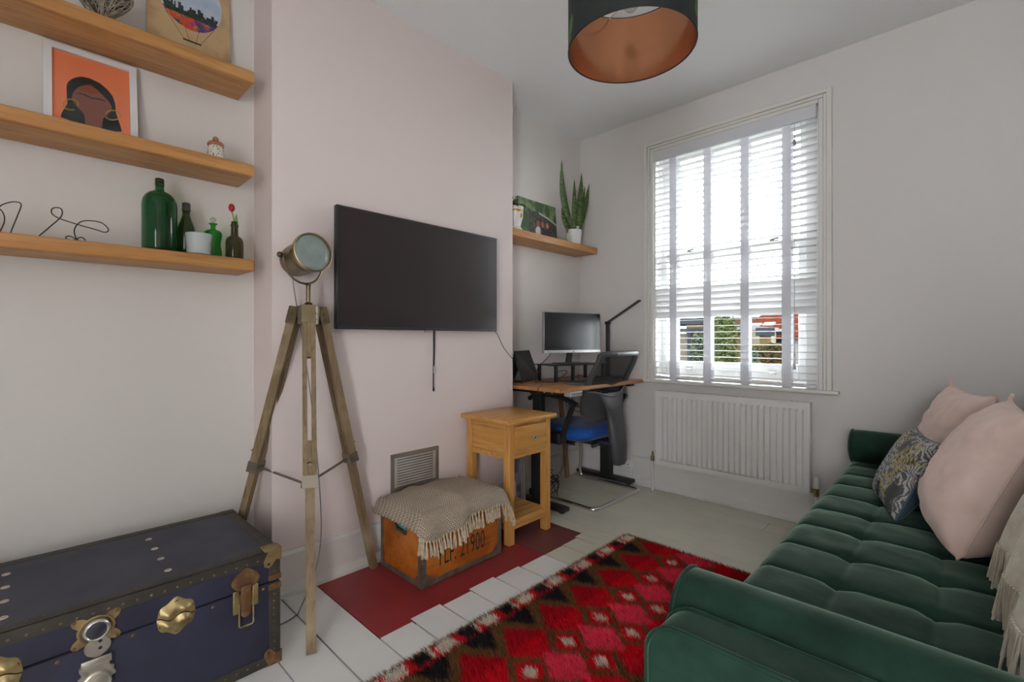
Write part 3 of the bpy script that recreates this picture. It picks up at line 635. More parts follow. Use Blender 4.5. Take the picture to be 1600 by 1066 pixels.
# gold trimmed pot with succulent
gx, gy = -2.075, onx(805.5, 340, -2.075).y
gp = thing('succulent_pot', 'white and gold footed pot with a trailing succulent', 'plant', (gx, gy, FS1))
part('pot', MB().lathe([(0.040, 0), (0.043, 0.004), (0.043, 0.012), (0.033, 0.022), (0.033, 0.030), (0.046, 0.085), (0.051, 0.135), (0.053, 0.150), (0.050, 0.150), (0.047, 0.135)], (gx, gy, FS1), 28), m_pot, gp)
m_gold = M('gold_leaf_trim', (0.60, 0.36, 0.10), 0.3, 0.9)
part('gold_band', MB().lathe([(0.0495, 0.115), (0.0506, 0.118), (0.0512, 0.126), (0.0500, 0.128)], (gx, gy, FS1), 28), m_gold, gp)
part('gold_motif', MB().sphere((0, 0, 0), 0.013, 10, (0.8, 0.4, 1.3), Matrix.Translation(Vector((gx, gy, FS1+0.092))+Vector((0.72, -0.69, 0)).lerp(rt, 0.5).normalized()*0.045) @ Matrix.Rotation(TH, 4, 'Z')), m_gold, gp)
part('soil', MB().lathe([(0.046, 0.130), (0.047, 0.138)], (gx, gy, FS1), 20), M('dark_soil', (0.03, 0.022, 0.015), 0.95), gp)
lv = MB(); r_ = random.Random(8)
for k in range(60):
    a = r_.uniform(0, 2*PI); rr = r_.uniform(0.005, 0.062); c_ = Vector((gx+rr*math.cos(a), gy+rr*math.sin(a), FS1+0.150+r_.uniform(-0.01, 0.055)*(1.1-rr/0.07)))
    lv.sphere(c_, 0.0085, 6, (r_.uniform(0.6, 1.4), r_.uniform(0.6, 1.4), r_.uniform(0.4, 0.9)))
for k in range(9):
    a = r_.uniform(0, 2*PI); p0 = Vector((gx, gy, FS1+0.14)); p1 = p0+Vector((0.045*math.cos(a), 0.045*math.sin(a), r_.uniform(0.03, 0.10))); lv.tube([p0, (p0+p1)/2+Vector((0, 0, 0.012)), p1], 0.002, 5)
part('succulent_leaves', lv, M('succulent_green', (0.05, 0.085, 0.035), 0.5, col2=(0.10, 0.13, 0.06), ns=40), gp, kind='stuff')
# holiday photo canvas
ph = thing('photo_canvas', 'unframed photo canvas of people before a dark hut in greenery', 'picture', (-2.2, 2.4, FS1))
hp = [onx(812, 352, -2.195), onx(870.5, 373, -2.195)]
hy0, hy1 = hp[0].y, hp[1].y; hz0, hz1 = FS1, 1.05+(530-305)*(onx(812, 305, -2.195).z-1.05)/(530-305)
def hf(p, q, h): return Vector((-2.190-0.022*q+h, hy0+(hy1-hy0)*p, hz0+(hz1-hz0)*q))
cv = part('canvas', MB().prism([(0, 0), (1, 0), (1, 1), (0, 1)], hf, -0.008, 0.0), M('photo_foliage', srgb(62, 92, 60), 0.5, col2=srgb(150, 165, 110), ns=14, p=(0.45, 0.7)), ph, smooth=False)
def hl(name, pts, h, col, col2=None): part(name, MB().prism(pts, hf, h, h+0.0005), M('photo_ink_'+name, col, 0.5, col2=col2, ns=40), cv, smooth=False)
hl('hut', [(0.25, 0.08), (0.98, 0.05), (0.98, 0.52), (0.8, 0.60), (0.55, 0.72), (0.25, 0.76)], 0.0003, srgb(44, 42, 40), srgb(90, 84, 74))
hl('path', [(0.55, 0.0), (1, 0.0), (1, 0.07), (0.75, 0.09)], 0.0008, srgb(186, 140, 110))
hl('roof_edge', [(0.52, 0.70), (0.78, 0.62), (1.0, 0.50), (1.0, 0.55), (0.78, 0.67), (0.52, 0.745)], 0.0008, srgb(190, 185, 180))
for k, (pc, c1, c2) in enumerate([(0.48, srgb(214, 206, 200), srgb(150, 90, 70)), (0.60, srgb(40, 40, 50), srgb(176, 96, 80)), (0.73, srgb(60, 50, 46), srgb(190, 110, 80))]):
    hl('torso', [(pc-0.07, 0.02), (pc+0.07, 0.02), (pc+0.075, 0.30), (pc+0.03, 0.38), (pc-0.03, 0.38), (pc-0.075, 0.30)], 0.0012, c1)
    hl('head', [(pc+0.036*math.cos(2*PI*j/12), 0.45+0.075*math.sin(2*PI*j/12)) for j in range(12)], 0.0014, c2)
# ================================================================== steamer trunk
TX0, TX1, TY0, TY1, TZ, TL = -2.110, -1.612, -0.335, 0.580, 0.366, 0.266
tk = thing('steamer_trunk', 'navy blue steamer trunk with brass locks against the alcove wall', 'trunk', (-1.86, 0.12, 0))
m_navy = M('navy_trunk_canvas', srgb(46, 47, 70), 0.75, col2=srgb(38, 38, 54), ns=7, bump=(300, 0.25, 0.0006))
m_navyt = M('grey_trunk_top', srgb(72, 73, 84), 0.7, col2=srgb(56, 57, 70), ns=5, bump=(300, 0.25, 0.0006))  # paler, greyer tone than the trunk sides
m_band = M('trunk_edge_binding', srgb(52, 48, 42), 0.6, col2=srgb(74, 64, 52), ns=14, p=(0.5, 0.8), bump=(120, 0.2))
m_brass = M('worn_brass', (0.42, 0.32, 0.145), 0.40, 0.7, col2=(0.20, 0.12, 0.06), ns=22, p=(0.48, 0.72), bump=(60, 0.25))
m_rust = M('rusted_brass', (0.20, 0.10, 0.05), 0.5, 0.6, col2=(0.34, 0.22, 0.08), ns=30, p=(0.5, 0.75), bump=(90, 0.4))
m_steel = M('tarnished_nickel', (0.52, 0.49, 0.42), 0.35, 0.8, col2=(0.25, 0.18, 0.11), ns=30, p=(0.55, 0.75), bump=(60, 0.2))
part('trunk_body', MB().rbox(TX0, TX1, TY0, TY1, 0, TL-0.0015, 0.006, 2), m_navy, tk)
part('trunk_lid', MB().rbox(TX0, TX1, TY0, TY1, TL+0.0015, TZ, 0.006, 2), m_navy, tk)
part('lid_panel', MB().rbox(TX0+0.02, TX1-0.02, TY0+0.02, TY1-0.02, TZ-0.003, TZ+0.0008, 0.0005, 1), m_navyt, tk, label='paler grey lid panel')
bw, bt = 0.032, 0.0022
def lbind(name, mb): part('edge_binding', mb, m_band, tk)
def angle_x(y, z, sy, sz, x0, x1):                       # binding strip folded over one edge
    mb = MB(); ya, yb_ = sorted((y+sy*bt, y-sy*bw)); za, zb_ = sorted((z+sz*bt, z-sz*bw))
    mb.rbox(x0, x1, ya, yb_, min(z-sz*0.001, z+sz*bt), max(z-sz*0.001, z+sz*bt), 0.001, 1); mb.rbox(x0, x1, min(y-sy*0.001, y+sy*bt), max(y-sy*0.001, y+sy*bt), za, zb_, 0.001, 1)
    lbind('', mb)
def angle_y(x, z, sx, sz, y0, y1):
    mb = MB(); xa, xb_ = sorted((x+sx*bt, x-sx*bw)); za, zb_ = sorted((z+sz*bt, z-sz*bw))
    mb.rbox(xa, xb_, y0, y1, min(z-sz*0.001, z+sz*bt), max(z-sz*0.001, z+sz*bt), 0.001, 1); mb.rbox(min(x-sx*0.001, x+sx*bt), max(x-sx*0.001, x+sx*bt), y0, y1, za, zb_, 0.001, 1)
    lbind('', mb)
def angle_z(x, y, sx, sy, z0, z1):
    mb = MB(); xa, xb_ = sorted((x+sx*bt, x-sx*bw)); ya, yb_ = sorted((y+sy*bt, y-sy*bw))
    mb.rbox(xa, xb_, min(y-sy*0.001, y+sy*bt), max(y-sy*0.001, y+sy*bt), z0, z1, 0.001, 1); mb.rbox(min(x-sx*0.001, x+sx*bt), max(x-sx*0.001, x+sx*bt), ya, yb_, z0, z1, 0.001, 1)
    lbind('', mb)
for y, sy in ((TY0, -1), (TY1, 1)):
    angle_x(y, TZ, sy, 1, TX0, TX1); angle_x(y, 0.0025, sy, -1, TX0, TX1)
for x, sx in ((TX0, -1), (TX1, 1)):
    angle_y(x, TZ, sx, 1, TY0, TY1); angle_y(x, 0.0025, sx, -1, TY0, TY1)
    for y, sy in ((TY0, -1), (TY1, 1)):
        angle_z(x, y, sx, sy, 0.0, TL-0.003); angle_z(x, y, sx, sy, TL+0.003, TZ)
# small nail rows on the bindings
mb = MB(); n = 0
y = TY0+0.04
while y < TY1-0.03:
    mb.sphere((TX1+bt, y, TZ-0.020), 0.0042, 8, (0.5, 1, 1)); mb.sphere((TX1+bt, y, 0.020), 0.0042, 8, (0.5, 1, 1)); mb.sphere((TX1-0.022, y, TZ+bt), 0.0032, 6, (1, 1, 0.5)); mb.sphere((TX0+0.022, y, TZ+bt), 0.0032, 6, (1, 1, 0.5)); y += 0.030
for z in [0.05+0.022*k for k in range(9)]+[0.275, 0.30]:
    mb.sphere((TX1+bt, TY1-0.016, z), 0.0042, 8, (0.5, 1, 1)); mb.sphere((TX1-0.016, TY1+bt, z), 0.0042, 8, (1, 0.5, 1))
x = TX0+0.05
while x < TX1-0.03: mb.sphere((x, TY1-0.02, TZ+bt), 0.0032, 6, (1, 1, 0.5)); mb.sphere((x, TY1+bt, TZ-0.02), 0.0042, 8, (1, 0.5, 1)); x += 0.03
part('binding_nails', mb, M('dull_nail_heads', (0.16, 0.11, 0.07), 0.5, 0.6), tk, kind='stuff')
# large rivets on the lid and below the lid line
m_riv = M('pale_rivet', (0.50, 0.40, 0.33), 0.35, 0.7)
rme = mesh_of('lid_rivet', MB().lathe([(0.0095, 0), (0.0085, 0.002), (0.004, 0.0034), (0.001, 0.0036)], (0, 0, 0), 14)); rme.materials.append(m_riv)
for yy in (0.297, -0.034):
    for xx in (-2.003, -1.900, -1.800, -1.696): link_part('lid_rivet', rme, tk, (xx, yy, TZ+0.0008))
fme = mesh_of('body_rivet', MB().lathe([(0.0048, 0), (0.0038, 0.0012), (0.001, 0.0018)], (0, 0, 0), 12, Matrix.Rotation(PI/2, 4, 'Y'))); fme.materials.append(m_rust)
for (u, v) in [(90, 1033), (208, 989), (333, 940), (412, 914)]:
    p = onx(u, v, TX1); link_part('body_rivet', fme, tk, (TX1, p.y, TL-0.014))
def face(pts, h0, h1, bev=0.0, name='plate', mat=None, parent=None):
    mb = MB(); mb.prism(pts, lambda p, q, h: Vector((TX1+h, p, q)), h0, h1); return part(name, mb, mat, parent or tk, ang=30)
def blob(cy, cz, rad):                                   # closed outline from polar radii
    k = len(rad); P = [Vector((cy+r*math.cos(2*PI*i/k), cz+r*math.sin(2*PI*i/k), 0)) for i, r in enumerate(rad)]
    return [(p.x, p.y) for p in spline(P, 4, True)]
def dome_plate(name, cy, cz, w, h, half, mat):            # one half of an oval hasp plate with raised bosses
    mb = MB(); nu, nv = 22, 10
    def f(a, b_):
        yy = (a-0.5)*2; wav = 0.006*math.sin(yy*5)
        edge = h*(1-abs(yy)**2.6)**0.55*(1.0+0.12*math.cos(yy*PI*2)) if abs(yy) < 1 else 0
        q = b_*edge; z_ = wav*(1-b_)+q
        bump_ = 0.010*sum(math.exp(-(((yy-c_)*w)/0.013)**2-((q-0.012)/0.012)**2) for c_ in (-0.42, 0.42))+0.006*math.exp(-(yy/0.8)**2-((b_-0.45)/0.35)**2)
        rim = (1-b_**6)*(1-abs(yy)**10)
        return Vector((TX1+0.0005+(0.0025+bump_)*rim, cy+yy*w, cz+half*(z_+0.001) if half > 0 else cz-(q+0.001)+wav*(1-b_)))
    mb.grid(nu, nv, f)
    p = part(name, mb, mat, tk, ang=70)
    for yy, qq in ((-0.78, 0.35), (0.78, 0.35), (0.0, 0.85)):
        part('screw', MB().disc((TX1+0.002, cy+yy*w, cz+half*h*qq), 0.005, (1, 0, 0), 0.0025, 10), m_rust, p)
for cy in (0.302, -0.046):
    dome_plate('hasp_plate', cy, TL+0.0005, 0.046, 0.046, 1, m_brass); dome_plate('hasp_plate', cy, TL-0.0005, 0.046, 0.046, -1, m_brass)
# draw bolt latch
def draw_bolt(cy):
    top = face(blob(cy, TL+0.034, [0.040, 0.036, 0.034, 0.040, 0.034, 0.036, 0.040, 0.036, 0.032, 0.030, 0.032, 0.036]), 0.0005, 0.005, name='latch_plate', mat=m_rust)
    b_ = part('latch_bracket', MB().rbox(TX1, TX1+0.006, cy-0.036, cy-0.018, TL-0.062, TL+0.010, 0.003, 1).rbox(TX1, TX1+0.006, cy+0.018, cy+0.036, TL-0.052, TL+0.014, 0.003, 1).rbox(TX1, TX1+0.003, cy-0.03, cy+0.03, TL-0.05, TL-0.004, 0.001, 1), m_brass, tk)
    part('latch_tongue', MB().rbox(TX1+0.003, TX1+0.013, cy-0.016, cy+0.014, TL-0.060, TL+0.022, 0.004, 2).sphere((TX1+0.008, cy-0.001, TL-0.062), 0.015, 12, (0.4, 1, 1)), m_rust, b_)
    part('latch_bail', MB().tube([(TX1+0.010, cy-0.021, TL-0.030), (TX1+0.012, cy-0.021, TL-0.098), (TX1+0.012, cy-0.017, TL-0.102), (TX1+0.012, cy+0.015, TL-0.102), (TX1+0.012, cy+0.019, TL-0.098), (TX1+0.010, cy+0.019, TL-0.030)], 0.0026, 8), m_brass, b_)
draw_bolt(0.480); draw_bolt(-0.225)
# centre lock: winged plate, round dial, tongue and lower lock plate
cy, cz = 0.131, TL+0.038
wing = []
for k in range(48):
    a = 2*PI*k/48; rr = 0.034+0.024*max(0, math.cos(4*a+PI))**0.9; wing.append((cy+rr*math.cos(a)*1.12, cz+rr*math.sin(a)*0.88))
lk = face(wing, 0.0005, 0.004, name='lock_plate', mat=m_brass)
Rz = Matrix.Translation((TX1, cy, cz)) @ Matrix.Rotation(PI/2, 4, 'Y')
part('lock_ring', MB().lathe([(0.029, 0.003), (0.0285, 0.008), (0.026, 0.014), (0.0225, 0.016), (0.0205, 0.014), (0.0205, 0.008)], (0, 0, 0), 36, Rz), M('bright_lock_ring', (0.62, 0.60, 0.57), 0.25, 0.8), lk)
part('lock_collar', MB().lathe([(0.035, 0.003), (0.0355, 0.007), (0.0335, 0.009), (0.030, 0.006), (0.029, 0.004)], (0, 0, 0), 36, Rz), m_brass, lk)
part('lock_dial', MB().lathe([(0.0205, 0.004), (0.0205, 0.011), (0.0195, 0.0115)], (0, 0, 0), 28, Rz), M('dark_dial', (0.035, 0.035, 0.05), 0.3), lk)
for q in (-1, 1):
    for r_ in (-1, 1): part('screw', MB().disc((TX1+0.003, cy+q*0.042, cz+r_*0.0328), 0.0045, (1, 0, 0), 0.002, 10), m_rust, lk)
tg = face(blob(cy+0.002, TL-0.008, [0.026, 0.027, 0.026, 0.024, 0.026, 0.027, 0.026, 0.024, 0.022, 0.023, 0.022, 0.024]), 0.003, 0.010, name='lock_tongue', mat=m_steel)
for dz in (0.008, -0.010): part('pin_hole', MB().disc((TX1+0.0095, cy+0.007, TL+dz), 0.0042, (1, 0, 0), 0.001, 10), m_dark, tg)
lp = face(blob(cy, TL-0.078, [0.034, 0.036, 0.030, 0.040, 0.045, 0.043, 0.044, 0.043, 0.045, 0.040, 0.030, 0.036, 0.034, 0.040, 0.034, 0.042, 0.046, 0.046, 0.046, 0.042, 0.034, 0.040]), 0.0005, 0.006, name='lower_lock_plate', mat=m_steel)
part('lock_hinge', MB().rbox(TX1+0.004, TX1+0.014, cy-0.030, cy+0.030, TL-0.052, TL-0.032, 0.003, 2), m_steel, lp)
part('lock_boss', MB().lathe([(0.030, 0.004), (0.030, 0.010), (0.026, 0.012), (0.024, 0.010), (0.010, 0.013), (0.002, 0.013)], (0, 0, 0), 28, Matrix.Translation((TX1, cy, TL-0.100)) @ Matrix.Rotation(PI/2, 4, 'Y')), m_steel, lp)
# corner caps and end clamps
def corner_cap(x, y, z, sz, mat):
    mb = MB(); s_ = 0.052
    mb.rbox(x-s_*0.9, x+0.004, y-s_*0.9, y+0.004, min(z-sz*0.001, z+sz*0.004), max(z-sz*0.001, z+sz*0.004), 0.0015, 1)
    pts = [(0.004, sz*0.004), (-0.034, sz*0.004), (-0.050, -sz*0.030), (-0.048, -sz*0.046), (-0.036, -sz*0.052), (-0.026, -sz*0.046), (-0.014, -sz*0.030), (0.004, -sz*0.034)]
    mb.prism(pts, lambda p, q, h: Vector((x+h, y+p, z+q)), -0.001, 0.0042)
    mb.prism(pts, lambda p, q, h: Vector((x+p, y+h, z+q)), -0.001, 0.0042)
    c_ = part('corner_cap', mb, mat, tk, ang=30)
    part('screw', MB().disc((x+0.004, y-0.036, z-sz*0.040), 0.0045, (1, 0, 0), 0.0012, 10), m_dark, c_)
corner_cap(TX1+0.002, TY1+0.002, TZ+0.002, 1, m_brass); corner_cap(TX1+0.002, TY1+0.002, 0.0045, -1, m_rust)
mb = MB(); mb.rbox(TX0-0.004, TX0+0.045, TY1-0.045, TY1+0.004, TZ-0.03, TZ+0.004, 0.004, 2); part('corner_cap', mb, m_band, tk)
for dz in (0.012, -0.018):
    mb = MB(); mb.rbox(TX1-0.03, TX1+0.006, TY1-0.034, TY1+0.006, TL+dz-0.008, TL+dz+0.012, 0.005, 2); part('end_clamp', mb, m_rust, tk)
# ================================================================== tripod spotlight lamp
AP = Vector((-1.905, 0.797, 1.165))
FC, FRr, FL = Vector((-1.575, 0.668, 0)), Vector((-1.958, 1.118, 0)), Vector((-2.185, 0.563, 0))
tr = thing('tripod_floor_lamp', 'brass spotlight lamp on a weathered wooden tripod beside the trunk', 'lamp', (AP.x, AP.y, 0))
m_tw = wood('weathered_tripod_wood', srgb(142, 120, 88), srgb(112, 90, 62), 2, 0.6, 30, c3=srgb(160, 142, 112))
m_ab = M('antique_brass', (0.235, 0.185, 0.105), 0.32, 0.9, col2=(0.17, 0.13, 0.08), ns=14, bump=(40, 0.08))
m_abd = M('dark_antique_brass', (0.13, 0.10, 0.06), 0.4, 0.85)
m_pewter = M('pewter_fitting', (0.24, 0.21, 0.165), 0.4, 0.8)
def leg(foot, front):
    rad = Vector((foot.x-AP.x, foot.y-AP.y, 0)); rad.normalize(); top = AP+rad*0.050; d = foot-top
    side = Vector((-rad.y, rad.x, 0)); up = rad
    lg = None
    mid = top+d*0.545
    def bar(a, b_, w, h, off, m=m_tw, nm='leg_rail', par=None):
        return part(nm, MB().beam(a+side*off, b_+side*off, w, h, up), m, par or tr)
    A0 = top+d*0.085
    r1 = bar(top+d*0.0, mid, 0.0165, 0.034, -0.0155); r2 = bar(top+d*0.0, mid, 0.0165, 0.034, 0.0155)
    lo_ = part('lower_leg', MB().beam(mid-d*0.01, foot, 0.031, 0.026, up).beam(top+d*0.42, mid, 0.0138, 0.026, up), m_tw, tr)
    part('wood_block', MB().beam(top+d*0.0, top+d*0.16, 0.0135, 0.033, up), m_tw, r1)
    part('top_bracket', MB().beam(top-d*0.012, top+d*0.046, 0.052, 0.040, up), m_ab, tr)
    for k in (0.012, 0.032):
        part('bolt', MB().tube([top+d*k-side*0.029, top+d*k+side*0.029], 0.004, 8), m_abd, r1)
    c_ = part('collar', MB().beam(mid-d*0.022, mid+d*0.014, 0.053, 0.042, up), m_pewter, tr)
    k_ = top+d*0.485
    part('wing_bolt', MB().tube([k_+up*0.016, k_+up*0.030], 0.0065, 10).beam(k_+up*0.030-side*0.010, k_+up*0.030+side*0.010, 0.004, 0.007, up), m_pewter, lo_)
    return mid+up*(-0.018)
ms = [leg(f, i == 0) for i, f in enumerate((FC, FRr, FL))]
hubp = (ms[0]+ms[1]+ms[2])/3-Vector((0, 0, 0.075))
for p in ms: part('spreader_bar', MB().beam(p, hubp+Vector((0, 0, 0.012)), 0.010, 0.006), m_pewter, tr)
part('spreader_hub', MB().lathe([(0.020, 0), (0.022, 0.006), (0.018, 0.018)], hubp-Vector((0, 0, 0.0)), 16), m_pewter, tr)
part('tripod_head', MB().lathe([(0.040, -0.06), (0.042, 0.0), (0.040, 0.012), (0.024, 0.016)], AP+Vector((0, 0, 0.005)), 20), m_pewter, tr)
part('neck_post', MB().lathe([(0.013, 0.02), (0.016, 0.028), (0.0085, 0.034), (0.0085, 0.098), (0.011, 0.102), (0.006, 0.112)], AP, 16), m_ab, tr)
# head
rv, fv, uv = Vector((cs, sn, 0)), Vector((-sn, cs, 0)), Vector((0, 0, 1))
ax = (rv*0.72+uv*0.12-fv*0.62).normalized()
b_depth = (-AP.x*sn+AP.y*cs)
def cpt(u, v, dep): return Vector((0, 0, CAMH))+fv*dep+rv*((u-CX)/F*dep)+uv*((HY-v)/F*dep)
HCn = cpt(474, 402, b_depth)
q = ax.to_track_quat('Z', 'Y').to_matrix().to_4x4()
TM = Matrix.Translation(HCn) @ q
hd = part('lamp_head', MB().lathe([(0.030, -0.088), (0.050, -0.086), (0.060, -0.080), (0.0625, -0.070), (0.0625, -0.045), (0.064, -0.043), (0.064, -0.036), (0.0635, 0.020), (0.0655, 0.024), (0.0655, 0.034), (0.0640, 0.038), (0.0640, 0.075)], (0, 0, 0), 40, TM), m_ab, tr)
part('front_bezel', MB().lathe([(0.066, 0.066), (0.0775, 0.070), (0.079, 0.078), (0.0775, 0.086), (0.074, 0.088), (0.0725, 0.084), (0.0725, 0.072)], (0, 0, 0), 44, TM), M('bright_bezel_brass', (0.46, 0.36, 0.20), 0.28, 0.9), hd)
part('lens', MB().lathe([(0.0730, 0.076), (0.069, 0.080), (0.040, 0.084), (0.002, 0.086)], (0, 0, 0), 40, TM), M('frosted_lens', (0.20, 0.24, 0.235), 0.22, col2=(0.26, 0.30, 0.29), ns=16, coat=0.3), hd)
part('back_cap', MB().lathe([(0.052, -0.087), (0.050, -0.094), (0.020, -0.098), (0.002, -0.098)], (0, 0, 0), 32, TM), m_abd, hd)
sx = (q @ Vector((1, 0, 0))); sx = ax.cross(uv).normalized()          # horizontal pivot axis
top_post = AP+Vector((0, 0, 0.108)); yk = []
piv = HCn-ax*0.005
dn = (top_post-piv); dn = (dn-sx*dn.dot(sx)).normalized(); RY = 0.078
for k in range(25):
    a = PI*k/24; yk.append(piv+sx*RY*math.cos(a)+dn*(0.0+(top_post-piv).length*math.sin(a)**0.8))
part('yoke', MB().tube(yk, 0.0042, 8), m_ab, tr)
for s_ in (-1, 1):
    c_ = piv+sx*s_*0.070
    part('pivot_knob', MB().cyl(c_, c_+sx*s_*0.016, 0.006, 10).sphere(c_+sx*s_*0.020, 0.0115, 10), m_abd, hd)
# lamp flex, down the rear leg and away over the floor
m_flex = M('grey_flex', (0.20, 0.20, 0.20), 0.6)
fl = spline([HCn-ax*0.085-uv*0.02, AP+Vector((-0.07, -0.03, 0.10)), AP+Vector((-0.04, 0.02, -0.30)), Vector((-1.80, 0.80, 0.42)), Vector((-1.78, 0.78, 0.20)), Vector((-1.80, 0.72, 0.03)), onz(462, 962, 0.004), onz(447, 972, 0.004), onz(434, 976, 0.004)+Vector((0, 0.0, 0)), Vector((-1.87, 0.618, 0.004)), Vector((-2.02, 0.622, 0.004)), Vector((-2.14, 0.645, 0.004))], 10)
part('power_flex', MB().tube(fl, 0.0025, 6), m_flex, tr)
# ================================================================== television, vent
tv = thing('television', 'large black flat television mounted on the blush chimney wall', 'television', (-1.96, 1.42, 1.094))
m_tvb = M('tv_black_bezel', (0.022, 0.022, 0.025), 0.35); m_scr = M('tv_dark_screen', (0.034, 0.027, 0.026), 0.22)
vx = -1.953
part('bezel', MB().rbox(vx-0.026, vx, 0.938, 1.906, 1.094, 1.634, 0.003, 1), m_tvb, tv)
part('screen', MB().box(vx-0.001, vx+0.0006, 0.946, 1.899, 1.106, 1.627), m_scr, tv, smooth=False)
part('rear_housing', MB().rbox(XB+0.022, vx-0.02, 1.05, 1.80, 1.15, 1.55, 0.01, 2), m_tvb, tv)
part('wall_bracket', MB().box(XB+0.0015, XB+0.025, 1.22, 1.62, 1.25, 1.45), m_dkmetal, tv, smooth=False)
pl = onx(672, 516.5, vx)
part('logo_tab', MB().rbox(vx-0.012, vx+0.001, pl.y-0.028, pl.y+0.010, 1.086, 1.095, 0.002, 1), M('silver_logo', (0.45, 0.45, 0.46), 0.3, 0.7), tv)
m_cab = M('black_cable', (0.015, 0.015, 0.016), 0.5)
pc = onx(677.5, 530, XB+0.012); x_ = XB+0.012
cb = thing('power_cable', 'black cable hanging below the television with a plug end', 'cable', (x_, pc.y, onx(677, 613, x_).z))
zt, zk, ze_ = 1.13, onx(677, 577, x_).z, onx(677, 608, x_).z
part('cable', MB().tube(spline([(x_, pc.y, zt), (x_, pc.y+0.001, 1.0), (x_, pc.y-0.001, zk), (x_+0.002, pc.y-0.003, ze_), (x_, pc.y, ze_-0.006)]), 0.0035, 8).tube(spline([(x_, pc.y+0.008, zt), (x_, pc.y+0.007, 1.0), (x_, pc.y+0.005, zk+0.02)]), 0.0022, 6), m_cab, cb, kind='stuff')
part('cable_tag', MB().rbox(x_+0.002, x_+0.006, pc.y-0.004, pc.y+0.016, zk-0.020, zk+0.014, 0.001, 1), M('white_cable_tag', (0.55, 0.54, 0.53), 0.5), cb)
part('plug', MB().lathe([(0.004, 0), (0.006, 0.004), (0.006, 0.014), (0.004, 0.022)], (x_, pc.y, ze_-0.012), 10), m_cab, cb)
q0 = onx(775, 516, XB+0.02)
solo('signal_cable', MB().tube(spline([(XB+0.02, 1.885, 1.12), onx(776, 521, XB+0.02), onx(788, 545, -1.97)+Vector((0, 0.0, 0)), (-1.972, 2.085, 0.90), (-1.985, 2.145, 0.80), (-2.0, 2.17, 0.770)], 10), 0.0022, 6), m_cab, 'thin black cable running from the television down to the desk', 'cable')

# air brick grille
vt = thing('vent_grille', 'metal air vent grille with horizontal slots low on the chimney wall', 'vent', (XB, 1.382, 0.31))
m_vm = M('brushed_vent_metal', (0.62, 0.59, 0.56), 0.42, 0.35, col2=(0.50, 0.43, 0.37), ns=6, bump=(200, 0.1))
m_vd = M('vent_dark_back', (0.06, 0.05, 0.045), 0.8)
v0, v1, w0, w1 = 1.239, 1.527, 0.300, 0.486
part('backplate', MB().box(XB+0.0005, XB+0.002, v0+0.01, v1-0.01, w0+0.01, w1-0.01), m_vd, vt, smooth=False)
fwv = 0.020
m_vf = M('vent_frame_metal', (0.34, 0.29, 0.25), 0.42, 0.5, col2=(0.24, 0.19, 0.15), ns=9)
for a in ((v0, v1, w0, w0+fwv), (v0, v1, w1-fwv, w1), (v0, v0+fwv, w0+fwv, w1-fwv), (v1-fwv, v1, w0+fwv, w1-fwv)): part('frame', MB().rbox(XB, XB+0.006, a[0], a[1], a[2], a[3], 0.0008, 1), m_vf, vt)
for k in range(11):
    z_ = w0+fwv+0.007+k*0.01325
    part('slat', MB().rbox(XB+0.001, XB+0.005, v0+fwv-0.002, v1-fwv+0.002, z_-0.0046, z_+0.0046, 0.001, 1), m_vm, vt)
for yy in (v0+fwv+0.008, v1-fwv-0.008): part('slat_rib', MB().box(XB+0.0008, XB+0.0045, yy-0.008, yy+0.008, w0+fwv-0.001, w1-fwv+0.001), m_vm, vt, smooth=False)

# ================================================================== wooden crate and the throw on it
m_cw = wood('crate_orange_plywood', srgb(186, 102, 28), srgb(150, 74, 16), 1, 0.38, 14, c3=srgb(204, 122, 42))
m_ce = M('crate_steel_edging', (0.14, 0.115, 0.09), 0.55, 0.6, col2=(0.24, 0.20, 0.15), ns=22, bump=(60, 0.35))
KX0, KX1, KY0, KY1, KZ = -1.958, -1.640, 1.158, 1.625, 0.300
cr_ = thing('wooden_crate', 'orange plywood crate with steel edging and stencilled number, a throw on top', 'crate', ((KX0+KX1)/2, (KY0+KY1)/2, 0))
th_ = 0.012; hy = (KX0+KX1)/2; hz = 0.215; hw, hh = 0.050, 0.016
# end panel with the hand hole cut out
def panel_hole(y0, y1):
    mb = MB(); ring = []
    for k in range(24):
        a = 2*PI*k/24; cx_ = (hw-hh)*(1 if math.cos(a) > 0 else -1); ring.append((hy+cx_+hh*math.cos(a), hz+hh*math.sin(a)))
    outer = []
    for k in range(24):
        a = 2*PI*k/24; dx, dz = math.cos(a), math.sin(a); s_ = min((KX1-hy)/abs(dx) if abs(dx) > 1e-6 else 9e9, ((KZ-hz) if dz > 0 else (hz-0.004))/abs(dz) if abs(dz) > 1e-6 else 9e9)
        outer.append((hy+dx*s_, hz+dz*s_))
    vs = [Vector((p, y, q_)) for y in (y0, y1) for lst in (outer, ring) for p, q_ in lst]; n = 24; fs = []
    for k in range(n):
        j = (k+1) % n
        fs += [(k, j, n+j, n+k), (2*n+j, 2*n+k, 3*n+k, 3*n+j), (n+k, n+j, 3*n+j, 3*n+k), (j, k, 2*n+k, 2*n+j)]
    mb.add(vs, fs)
    for X_, Zs in ((KX0, 0.004), (KX1, 0.004), (KX0, KZ), (KX1, KZ)):        # fill the four corner gaps of the fan
        c = min(range(24), key=lambda k: (outer[k][0]-X_)**2+(outer[k][1]-Zs)**2)
        near = sorted(range(24), key=lambda k: (outer[k][0]-X_)**2+(outer[k][1]-Zs)**2)[:2]
        a_, b_ = near; mb.add([(outer[a_][0], y0, outer[a_][1]), (X_, y0, Zs), (outer[b_][0], y0, outer[b_][1]), (outer[a_][0], y1, outer[a_][1]), (X_, y1, Zs), (outer[b_][0], y1, outer[b_][1])], [(0, 1, 2), (5, 4, 3), (0, 3, 4, 1), (1, 4, 5, 2)])
    return mb
